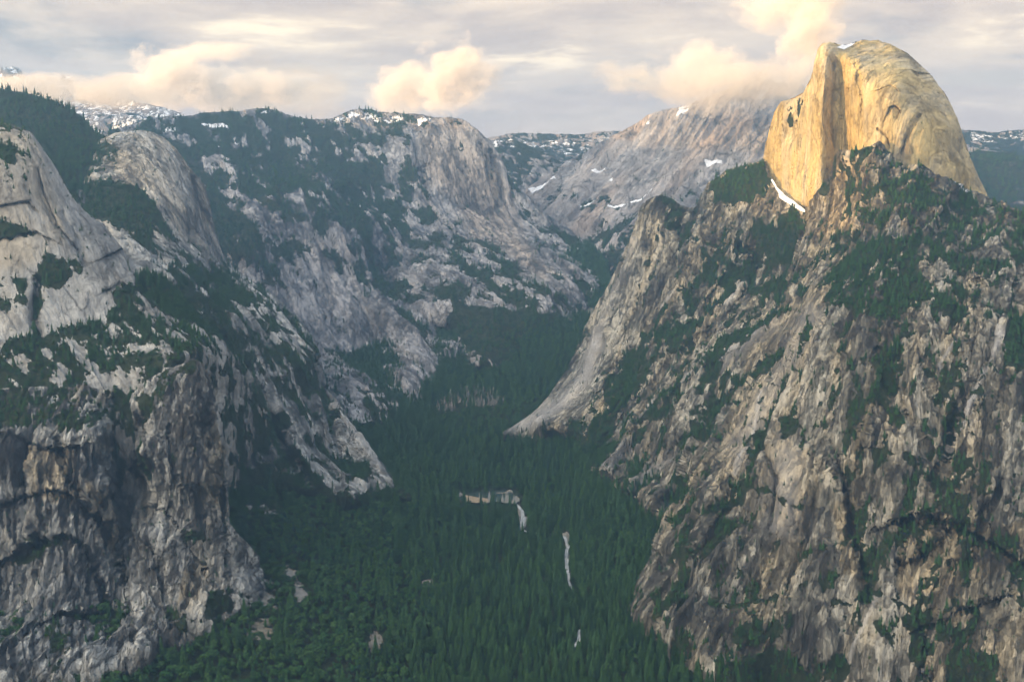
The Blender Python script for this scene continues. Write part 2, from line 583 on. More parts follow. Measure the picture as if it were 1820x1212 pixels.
    vn_ = N.math('ADD', N.math('MULTIPLY', N.noise(vv, 1 / (11.0 * k ** 0.5), 5, 0.72), 0.6), N.math('MULTIPLY', N.noise(vv, 1 / (38.0 * k ** 0.5), 4, 0.65), 0.4))
    vs = N.mapr(N.math('ADD', N.math('MULTIPLY', veg, 0.42), vn_), 0.675, 0.725)
    sc = N.mix(N.mapr(N.noise(p, 1 / 22.0, 4, 0.7), 0.35, 0.7), soil, scrub)
    c = N.mix(vs, c, sc)
    sm = N.mapr(N.math('ADD', snow, N.math('MULTIPLY', N.math('SUBTRACT', N.noise(bw, 1 / 60.0, 6, 0.7), 0.5), 1.3)), 0.48, 0.56)
    sm = N.math('MULTIPLY', sm, N.mapr(snow, 0.02, 0.2))
    c = N.mix(sm, c, (0.78, 0.80, 0.84))
    N.put(bs.inputs['Base Color'], c)
    h = N.math('ADD', N.math('MULTIPLY', streak, 7.0 * k), N.math('ADD', N.math('MULTIPLY', blot, 10.0 * k), N.math('MULTIPLY', fine, 4.0 * k)))
    h = N.math('SUBTRACT', h, N.math('MULTIPLY', crk, 3.0 * k))
    h = N.math('ADD', h, N.math('MULTIPLY', vs, 3.0))
    b = N.node('ShaderNodeBump')
    b.inputs['Strength'].default_value = 1.0 * bump
    b.inputs['Distance'].default_value = 1.0
    N.put(b.inputs['Height'], N.math('MULTIPLY', h, N.math('SUBTRACT', 1.0, N.math('MULTIPLY', sm, 0.8))))
    N.l.new(b.outputs[0], bs.inputs['Normal'])
    N.l.new(bs.outputs[0], out.inputs[0])
    return m


GREY = dict(dark=(0.045, 0.048, 0.050), mid=(0.18, 0.186, 0.186), light=(0.46, 0.465, 0.45), tan=(1.05, 0.92, 0.75))
M_left = rock_material('granite_pale', 39, stain=0.55, **GREY)
M_paledome = rock_material('granite_slab', 39, (0.11, 0.11, 0.108), (0.26, 0.262, 0.255), (0.46, 0.46, 0.44), (1.06, 0.96, 0.82), stain=0.35, crack=0.5, bump=0.7)
M_arch = rock_material('granite_stained', 3, (0.040, 0.042, 0.045), (0.22, 0.225, 0.22), (0.50, 0.50, 0.47), (1.1, 0.95, 0.74), stain=0.95, crack=1.3)
M_right = rock_material('granite_brown', -27, (0.030, 0.029, 0.026), (0.128, 0.122, 0.100), (0.42, 0.395, 0.330), (1.10, 0.97, 0.78), stain=0.7, crack=1.2)
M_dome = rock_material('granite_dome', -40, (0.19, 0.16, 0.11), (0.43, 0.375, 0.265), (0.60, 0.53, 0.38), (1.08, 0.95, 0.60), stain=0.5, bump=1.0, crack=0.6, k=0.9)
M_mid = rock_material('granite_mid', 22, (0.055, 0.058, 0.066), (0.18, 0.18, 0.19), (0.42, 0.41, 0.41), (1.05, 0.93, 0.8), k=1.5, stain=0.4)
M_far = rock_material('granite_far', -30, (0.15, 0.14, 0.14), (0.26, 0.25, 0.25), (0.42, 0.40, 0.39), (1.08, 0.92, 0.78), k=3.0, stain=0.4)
M_floor = rock_material('valley_soil', 80, (0.14, 0.13, 0.12), (0.25, 0.24, 0.22), (0.4, 0.38, 0.36), (1.0, 0.95, 0.8), stain=0.0, crack=0.2)

# ------------------------------------------------------------------ the land, far to near
terrain('snow_peak', [(-260, 175), (-120, 150), (-60, 130), (-20, 124), (22, 119), (36, 124), (48, 146), (64, 156), (82, 141), (92, 130), (101, 149), (112, 133), (124, 134), (136, 148), (150, 158), (230, 175), (320, 200)],
        [(-260, 300), (320, 300)], [(0, 119, 10600), (0, 300, 9000), (150, 160, 10600), (300, 300, 9000), (-200, 300, 9000)], step=3,
        disp=[(70, 900, 900, 4, 'ridge')], strike=90, mat=M_far, veg=0.0,
        snow=[([(-260, 110), (330, 110), (330, 310), (-260, 310)], 0.5, 5)], tree_d=0)
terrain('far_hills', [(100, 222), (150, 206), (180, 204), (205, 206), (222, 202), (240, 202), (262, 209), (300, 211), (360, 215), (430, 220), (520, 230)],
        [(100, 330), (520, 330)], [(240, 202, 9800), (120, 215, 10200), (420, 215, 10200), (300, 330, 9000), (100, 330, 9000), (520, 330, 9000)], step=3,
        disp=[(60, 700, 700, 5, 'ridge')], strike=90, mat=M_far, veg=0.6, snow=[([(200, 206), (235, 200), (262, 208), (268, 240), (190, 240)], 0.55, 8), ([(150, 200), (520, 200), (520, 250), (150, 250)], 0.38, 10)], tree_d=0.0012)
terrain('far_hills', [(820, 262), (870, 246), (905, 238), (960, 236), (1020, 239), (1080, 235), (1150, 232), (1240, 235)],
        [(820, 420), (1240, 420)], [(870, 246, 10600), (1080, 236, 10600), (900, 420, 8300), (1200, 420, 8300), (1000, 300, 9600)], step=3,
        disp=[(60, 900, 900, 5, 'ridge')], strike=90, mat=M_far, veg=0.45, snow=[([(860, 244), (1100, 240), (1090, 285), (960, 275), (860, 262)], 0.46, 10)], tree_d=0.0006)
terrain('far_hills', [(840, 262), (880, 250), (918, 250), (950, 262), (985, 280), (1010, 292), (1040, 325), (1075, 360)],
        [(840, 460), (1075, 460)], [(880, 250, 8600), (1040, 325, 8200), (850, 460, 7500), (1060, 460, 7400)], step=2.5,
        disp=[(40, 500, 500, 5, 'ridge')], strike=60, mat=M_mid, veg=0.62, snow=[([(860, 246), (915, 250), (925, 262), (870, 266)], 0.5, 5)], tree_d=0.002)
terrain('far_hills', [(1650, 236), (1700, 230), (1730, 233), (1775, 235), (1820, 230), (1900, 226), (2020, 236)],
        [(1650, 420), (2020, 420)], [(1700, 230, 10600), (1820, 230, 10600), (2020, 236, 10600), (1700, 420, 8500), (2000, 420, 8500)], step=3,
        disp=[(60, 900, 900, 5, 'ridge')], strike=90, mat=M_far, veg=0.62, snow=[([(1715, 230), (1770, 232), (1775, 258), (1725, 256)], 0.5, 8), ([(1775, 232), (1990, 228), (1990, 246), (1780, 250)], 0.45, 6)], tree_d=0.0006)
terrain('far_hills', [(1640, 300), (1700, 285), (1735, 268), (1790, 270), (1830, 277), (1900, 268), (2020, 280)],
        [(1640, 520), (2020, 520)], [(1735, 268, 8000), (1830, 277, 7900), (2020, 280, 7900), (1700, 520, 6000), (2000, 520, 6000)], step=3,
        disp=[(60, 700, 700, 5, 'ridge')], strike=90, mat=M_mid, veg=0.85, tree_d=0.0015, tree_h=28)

terrain('ridge', [(880, 380), (915, 352), (938, 334), (962, 318), (1000, 290), (1040, 268), (1085, 243), (1110, 232), (1150, 205), (1185, 195), (1215, 190), (1250, 176), (1290, 160), (1320, 142), (1343, 125), (1360, 131), (1378, 140), (1400, 147), (1430, 153), (1480, 150), (1560, 160)],
        [(880, 440), (1000, 480), (1100, 540), (1300, 500), (1560, 470)],
        [(1345, 125, 8300), (1200, 192, 8000), (1085, 243, 8200), (940, 334, 7600), (1043, 424, 6700), (1100, 450, 6250), (1200, 350, 6900), (1300, 250, 7500), (1450, 300, 7000), (1300, 420, 6200), (1000, 330, 7500), (1120, 330, 7200), (1500, 180, 8200)], step=1.6,
        strike=-30, disp=[(42, 420, 2400, 4, 'ridge'), (18, 90, 1200, 3, 'ridge'), (10, 40, 160, 3, 'fbm')], mat=M_far, veg=0.12, tint=0.45,
        vegs=[([(1040, 425), (1060, 400), (1180, 360), (1260, 330), (1300, 400), (1100, 500), (1040, 480)], 0.46, 14), ([(1000, 345), (1080, 350), (1100, 370), (1010, 372)], 0.5, 8)],
        snow=[([(938, 338), (985, 309), (988, 312), (945, 342)], 0.7, 2), ([(1000, 286), (1072, 262), (1060, 270), (1010, 290)], 0.5, 4), ([(1050, 308), (1078, 298), (1076, 303), (1054, 312)], 0.9, 3),
              ([(1040, 380), (1080, 368), (1140, 348), (1180, 320), (1182, 323), (1140, 353), (1090, 371)], 0.62, 3), ([(1028, 368), (1060, 355), (1062, 362), (1030, 372)], 0.7, 3),
              ([(1145, 228), (1158, 218), (1156, 226)], 0.9, 3), ([(1150, 400), (1200, 370), (1202, 374), (1156, 406)], 0.7, 3), ([(1250, 290), (1285, 284), (1284, 289), (1256, 298)], 0.9, 3),
              ([(1205, 190), (1235, 184), (1226, 200), (1200, 212)], 0.6, 5), ([(1345, 122), (1440, 145), (1440, 160), (1360, 150)], 0.55, 6), ([(1076, 325), (1090, 318), (1090, 324)], 0.9, 3)],
        marks=[(3, 0.5, [(1060, 300), (1110, 250)]), (4, -0.4, [(1130, 380), (1240, 310)]), (3, -0.4, [(1060, 350), (1120, 330)])], tree_d=0.0016, tree_h=26)

terrain('mountain', [(60, 262), (150, 240), (220, 226), (265, 212), (300, 207), (335, 206), (365, 200), (400, 198), (440, 196), (470, 192), (495, 198), (530, 210), (560, 213), (592, 211), (605, 203), (625, 196), (650, 194), (685, 199), (720, 201), (745, 204), (770, 208), (800, 209), (822, 211), (845, 228), (866, 248), (884, 268), (893, 285), (900, 300), (908, 322), (925, 338), (950, 355), (965, 372), (985, 392), (1015, 412), (1040, 432), (1062, 452)],
        [(60, 560), (350, 720), (600, 760), (850, 720), (980, 640), (1062, 520)],
        [(60, 262, 6500), (265, 212, 6800), (330, 206, 7100), (470, 192, 7400), (592, 211, 7500), (650, 194, 7650), (735, 204, 7450), (815, 210, 7250), (866, 248, 7150), (900, 300, 7050), (910, 325, 7000), (965, 372, 6800), (1015, 412, 6650), (1045, 436, 6400),
         (735, 235, 7200), (745, 300, 6950), (820, 260, 7060), (860, 300, 7000), (890, 370, 6850), (830, 370, 6800), (780, 370, 6720), (940, 450, 6050), (1000, 465, 5950), (1000, 505, 5350), (960, 525, 5080), (900, 505, 5350),
         (830, 505, 5400), (720, 400, 6500), (640, 360, 6700), (500, 300, 6800), (600, 280, 7100), (300, 300, 6300), (200, 300, 6100),
         (400, 400, 5700), (410, 460, 5300), (440, 360, 5900), (480, 348, 6000), (560, 355, 6050), (620, 400, 5950), (660, 440, 5900), (600, 480, 5550), (500, 440, 5500), (430, 450, 5150), (470, 520, 4950), (540, 600, 4700), (620, 600, 4900), (670, 560, 5150),
         (690, 470, 6050), (730, 530, 5550), (790, 590, 5100), (700, 540, 5250), (745, 575, 4960), (800, 620, 4830), (830, 632, 4770), (850, 643, 'f'), (740, 662, 'f'), (640, 668, 'f'), (600, 690, 'f'), (600, 760, 'f'), (850, 715, 4650),
         (760, 480, 5750), (800, 535, 5180), (820, 570, 5060), (860, 530, 5200), (650, 640, 4720), (700, 620, 4860), (350, 600, 4700), (150, 500, 5300), (930, 400, 6700)], step=1.6, c=10,
        strike=22, disp=[(16, 300, 2000, 3, 'ridge'), (16, 110, 550, 1, 'joint'), (10, 45, 260, 2, 'joint'), (4, 18, 90, 3, 'joint'), (4, 16, 40, 3, 'fbm')],
        calm=[([(740, 215), (830, 212), (905, 330), (960, 440), (900, 440), (770, 350)], 0.6, 10)],
        creases=[('notch', 14, 150, [(668, 430), (680, 480), (710, 540), (745, 560), (790, 600)]), ('notch', 7, 50, [(620, 500), (650, 560), (670, 620)]), ('rib', 14, 60, [(880, 300), (885, 340), (915, 400), (950, 460), (985, 520)]),
                 ('notch', 6, 60, [(738, 235), (742, 280), (760, 330)]), ('notch', 5, 45, [(852, 260), (868, 300), (878, 350)]), ('notch', 5, 50, [(870, 270), (884, 310), (893, 350)])],
        mat=M_mid, foot=0.962, veg=0.38, tint=0.3, vscale=110, vnoise=0.5,
        vegs=[([(60, 250), (265, 215), (470, 196), (600, 212), (640, 240), (650, 300), (700, 350), (720, 400), (650, 420), (560, 350), (480, 345), (420, 360), (60, 420)], 0.70, 14),
              ([(410, 380), (400, 440), (430, 480), (520, 470), (640, 470), (560, 430), (470, 380)], 0.50, 10),
              ([(380, 330), (430, 380), (400, 450), (340, 450)], 0.95, 10),
              ([(440, 355), (520, 345), (570, 370), (640, 420), (560, 440), (450, 400)], 0.42, 10),
              ([(600, 440), (680, 430), (760, 560), (720, 560)], 0.62, 10),
              ([(400, 460), (450, 480), (600, 520), (680, 540), (860, 645), (640, 670), (560, 620)], 0.18, 10),
              ([(735, 215), (830, 212), (900, 290), (905, 330), (960, 440), (1000, 530), (900, 450), (770, 360), (740, 290)], 0.10, 9),
              ([(790, 560), (830, 540), (900, 548), (1000, 555), (980, 640), (860, 640), (810, 600)], 0.9, 8),
              ([(640, 385), (760, 400), (860, 470), (900, 500), (820, 500), (700, 440)], 0.5, 10),
              ([(900, 330), (960, 380), (1040, 432), (1010, 460), (940, 400)], 0.35, 8),
              ([(600, 203), (650, 196), (830, 212), (830, 225), (640, 225)], 0.35, 5)],
        snow=[([(588, 214), (625, 197), (720, 201), (720, 215), (690, 222), (640, 216), (600, 226)], 0.53, 5), ([(738, 208), (772, 207), (760, 220), (742, 228)], 0.6, 4), ([(445, 212), (470, 195), (500, 198), (470, 202)], 0.66, 4),
              ([(350, 218), (400, 216), (415, 228), (370, 228)], 0.62, 4), ([(265, 232), (310, 222), (330, 236), (290, 240)], 0.55, 5), ([(375, 260), (440, 250), (440, 258), (380, 272)], 0.5, 4)],
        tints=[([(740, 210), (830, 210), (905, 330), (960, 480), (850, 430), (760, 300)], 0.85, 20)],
        marks=[(3.5, -0.5, [(868, 270), (880, 330), (885, 380)]), (3, -0.45, [(858, 262), (866, 320)]), (3, -0.4, [(878, 280), (896, 340)]), (3, 0.5, [(850, 630), (770, 560)]), (2.5, 0.5, [(430, 470), (500, 560), (560, 640)])],
        tree_d=0.0022, tree_h=26, leafy=0.1)

terrain('forest_ridge', [(-200, 155), (-60, 150), (0, 158), (30, 162), (60, 168), (90, 176), (110, 186), (130, 197), (148, 208), (160, 226), (180, 239), (200, 252), (260, 300), (330, 380), (400, 470)],
        [(-200, 560), (200, 600), (400, 640)],
        [(-200, 155, 4900), (0, 158, 4800), (100, 180, 4750), (160, 226, 4650), (200, 252, 4550), (300, 340, 4400), (400, 470, 4200), (0, 250, 4400), (100, 300, 4150), (200, 400, 3900), (-150, 400, 3900), (0, 500, 3500), (200, 590, 3300), (390, 630, 3800)], step=2,
        strike=50, disp=[(30, 260, 400, 4, 'ridge'), (8, 50, 60, 3, 'fbm')], mat=M_left, veg=0.9, vnoise=0.35, tree_d=0.0042, tree_h=24, leafy=0.1)

terrain('granite_dome', [(140, 330), (150, 290), (158, 266), (180, 248), (205, 237), (228, 233), (248, 231), (275, 237), (292, 245), (315, 268), (335, 295), (355, 318), (366, 335), (372, 360), (378, 390), (383, 410), (392, 440), (402, 462), (425, 482), (450, 503), (480, 523), (510, 550), (545, 588), (560, 612), (572, 655), (578, 690), (590, 702), (612, 730), (640, 775), (670, 815), (705, 857), (735, 880)],
        [(140, 600), (300, 900), (400, 1000), (735, 960)],
        [(158, 266, 4400), (205, 237, 4380), (248, 231, 4350), (300, 250, 4340), (355, 318, 4300), (372, 360, 4280), (383, 410, 4200), (402, 462, 4100), (248, 280, 4150), (300, 320, 4080), (345, 370, 4060), (200, 300, 4150), (340, 420, 3950), (250, 370, 3850), (370, 440, 3950),
         (450, 503, 3900), (510, 550, 3780), (560, 612, 3650), (578, 690, 3450), (612, 730, 3300), (660, 805, 3120), (705, 857, 'f'), (735, 880, 'f'), (620, 888, 'f'), (540, 862, 'f'), (480, 832, 'f'), (405, 850, 'f'),
         (735, 950, 3180), (540, 950, 3010), (400, 990, 2830), (300, 890, 2850), (330, 500, 3350), (420, 560, 3250), (300, 450, 3550), (200, 420, 3650), (480, 640, 3200), (430, 700, 3020), (520, 740, 3100), (450, 780, 2960), (600, 800, 3150), (540, 640, 3350), (560, 800, 3060), (350, 640, 3000), (200, 590, 3300), (620, 830, 3110), (380, 780, 2900)], step=1.6,
        strike=39, rounding=(26, 110), c=12, foot=0.955, disp=[(14, 160, 1300, 3, 'ridge'), (10, 60, 340, 1, 'joint'), (6, 24, 150, 2, 'joint'), (3, 11, 60, 3, 'joint'), (1.8, 8, 18, 2, 'fbm')],
        calm=[([(140, 225), (390, 225), (400, 470), (300, 440), (140, 400)], 0.35, 14)],
        creases=[('rib', 9, 45, [(420, 490), (500, 600), (560, 700), (620, 880)]), ('notch', 9, 70, [(395, 600), (420, 680), (480, 760), (540, 850)]), ('rib', 8, 50, [(578, 690), (640, 790), (700, 857)]),
                 ('notch', 9, 60, [(560, 640), (590, 740), (610, 850)]), ('rib', 7, 40, [(440, 640), (500, 740), (570, 860)]), ('notch', 5, 30, [(345, 320), (355, 370), (372, 430)])],
        vlines=[(5, 0.85, [(330, 560), (420, 640), (480, 740), (560, 850)]), (5, 0.85, [(470, 640), (520, 720), (590, 830)]), (4, 0.8, [(560, 680), (600, 770), (640, 850)]), (4, 0.8, [(400, 560), (460, 600), (520, 640)]), (4, 0.8, [(400, 700), (440, 780), (480, 830)])],
        mat=M_left, veg=0.30, tint=0.25, vscale=55, vnoise=0.55,
        vegs=[([(150, 240), (370, 240), (385, 400), (400, 460), (330, 440), (280, 350), (200, 320), (160, 330)], 0.05, 8),
              ([(160, 238), (290, 238), (250, 270), (190, 320), (155, 300)], 0.33, 10),
              ([(140, 330), (200, 318), (270, 350), (285, 372), (270, 420), (210, 400), (150, 390)], 0.93, 8),
              ([(260, 420), (330, 410), (400, 470), (380, 480), (300, 460)], 0.3, 8),
              ([(300, 470), (400, 480), (470, 530), (560, 610), (560, 700), (470, 680), (400, 640), (330, 560)], 0.78, 10),
              ([(420, 540), (520, 560), (560, 620), (520, 650), (430, 600)], 0.6, 8),
              ([(480, 680), (520, 660), (560, 780), (620, 860), (560, 840)], 0.55, 8),
              ([(405, 840), (480, 825), (540, 858), (620, 885), (710, 862), (740, 900), (400, 1000)], 1.0, 5),
              ([(600, 820), (650, 820), (660, 850), (615, 860)], 0.8, 6)],
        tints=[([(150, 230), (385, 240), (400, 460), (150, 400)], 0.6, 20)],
        marks=[(2.2, 0.6, [(412, 640), (440, 690), (490, 760), (510, 800)]), (2, 0.5, [(575, 640), (582, 700), (600, 730), (680, 840)]), (2, -0.7, [(340, 315), (350, 345), (360, 370), (372, 385)]),
               (2.5, -0.6, [(285, 345), (310, 370), (330, 400)]), (2, 0.45, [(520, 680), (560, 770), (600, 850)])],
        tree_d=0.0075, tree_h=17, leafy=0.25)

terrain('granite_dome', [(-230, 300), (-150, 262), (-60, 226), (0, 218), (20, 221), (55, 235), (75, 262), (100, 300), (125, 345), (150, 375), (185, 400), (205, 425), (225, 450), (245, 470), (262, 478), (280, 488), (300, 503), (330, 540), (360, 575), (390, 600), (430, 640), (470, 700), (500, 800)],
        [(-230, 950), (0, 900), (250, 900), (400, 900), (500, 900)],
        [(-200, 280, 2950), (0, 218, 2950), (55, 235, 2900), (100, 300, 2860), (150, 375, 2830), (205, 425, 2790), (250, 475, 2760), (300, 503, 2800), (0, 290, 2740), (60, 300, 2750), (120, 400, 2680), (60, 420, 2620), (180, 450, 2670), (0, 400, 2620), (0, 480, 2580), (120, 500, 2570), (230, 500, 2650),
         (-200, 500, 2600), (100, 590, 2480), (0, 620, 2420), (200, 560, 2560), (300, 580, 2560), (0, 690, 2330), (100, 690, 2330), (200, 700, 2360), (300, 640, 2400), (350, 620, 2480), (390, 600, 2800), (360, 575, 2760), (330, 540, 2760), (400, 700, 2760), (470, 700, 2980), (500, 800, 3000), (300, 800, 2350), (0, 850, 2330), (-200, 850, 2350), (460, 880, 2950)], step=1.6, c=12,
        strike=40, rounding=(22, 70), disp=[(8, 110, 800, 3, 'ridge'), (6, 45, 150, 1, 'joint'), (3.5, 18, 60, 2, 'joint'), (2, 8, 24, 3, 'joint'), (1.6, 8, 18, 3, 'fbm')],
        calm=[([(-230, 210), (60, 225), (310, 500), (200, 560), (70, 600), (-230, 600)], 0.4, 14)],
        creases=[('notch', 3.5, 14, [(66, 300), (75, 350), (100, 400), (140, 450)]), ('roof', 10, 14, [(0, 365), (50, 358), (62, 370)]), ('roof', 14, 26, [(190, 455), (225, 440), (240, 460)]), ('notch', 8, 30, [(70, 500), (60, 570), (75, 600)]),
                 ('roof', 12, 16, [(0, 425), (60, 410), (90, 425)]), ('notch', 5, 40, [(232, 460), (250, 490), (258, 520)]), ('rib', 6, 22, [(245, 440), (270, 470), (300, 500)]), ('notch', 5, 18, [(110, 380), (140, 430), (150, 470)]),
                 ('roof', 9, 14, [(188, 515), (215, 500), (235, 512)])],
        mat=M_paledome, veg=0.56, tint=0.3, vscale=38, vnoise=0.5,
        vegs=[([(-230, 215), (60, 230), (160, 370), (300, 500), (240, 520), (190, 560), (70, 600), (-230, 560)], 0.04, 7),
              ([(-230, 215), (40, 222), (68, 270), (50, 330), (30, 320), (10, 330), (-230, 330)], 0.36, 8),
              ([(-230, 385), (0, 390), (30, 400), (60, 418), (0, 425), (-230, 425)], 0.95, 5),
              ([(60, 490), (80, 450), (120, 450), (145, 480), (110, 500), (75, 520), (70, 600), (50, 600), (60, 560)], 0.72, 6),
              ([(-230, 500), (50, 490), (55, 540), (0, 560), (-230, 560)], 0.5, 8),
              ([(185, 515), (250, 505), (330, 560), (340, 600), (240, 570)], 0.85, 8),
              ([(240, 520), (330, 560), (330, 600), (270, 590)], 0.45, 8),
              ([(100, 575), (150, 600), (150, 650), (90, 600)], 0.3, 8), ([(240, 490), (330, 480), (450, 600), (340, 580), (250, 520)], 0.8, 8),
              ([(-230, 650), (0, 660), (30, 690), (-230, 700)], 0.4, 8)],
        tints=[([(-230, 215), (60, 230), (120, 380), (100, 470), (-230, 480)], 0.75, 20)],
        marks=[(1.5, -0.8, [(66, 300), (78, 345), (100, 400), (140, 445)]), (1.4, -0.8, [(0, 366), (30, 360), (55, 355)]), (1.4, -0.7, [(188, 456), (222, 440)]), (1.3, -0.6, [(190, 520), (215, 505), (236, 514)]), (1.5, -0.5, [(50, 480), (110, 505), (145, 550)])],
        tree_d=0.013, tree_h=17, leafy=0.35)

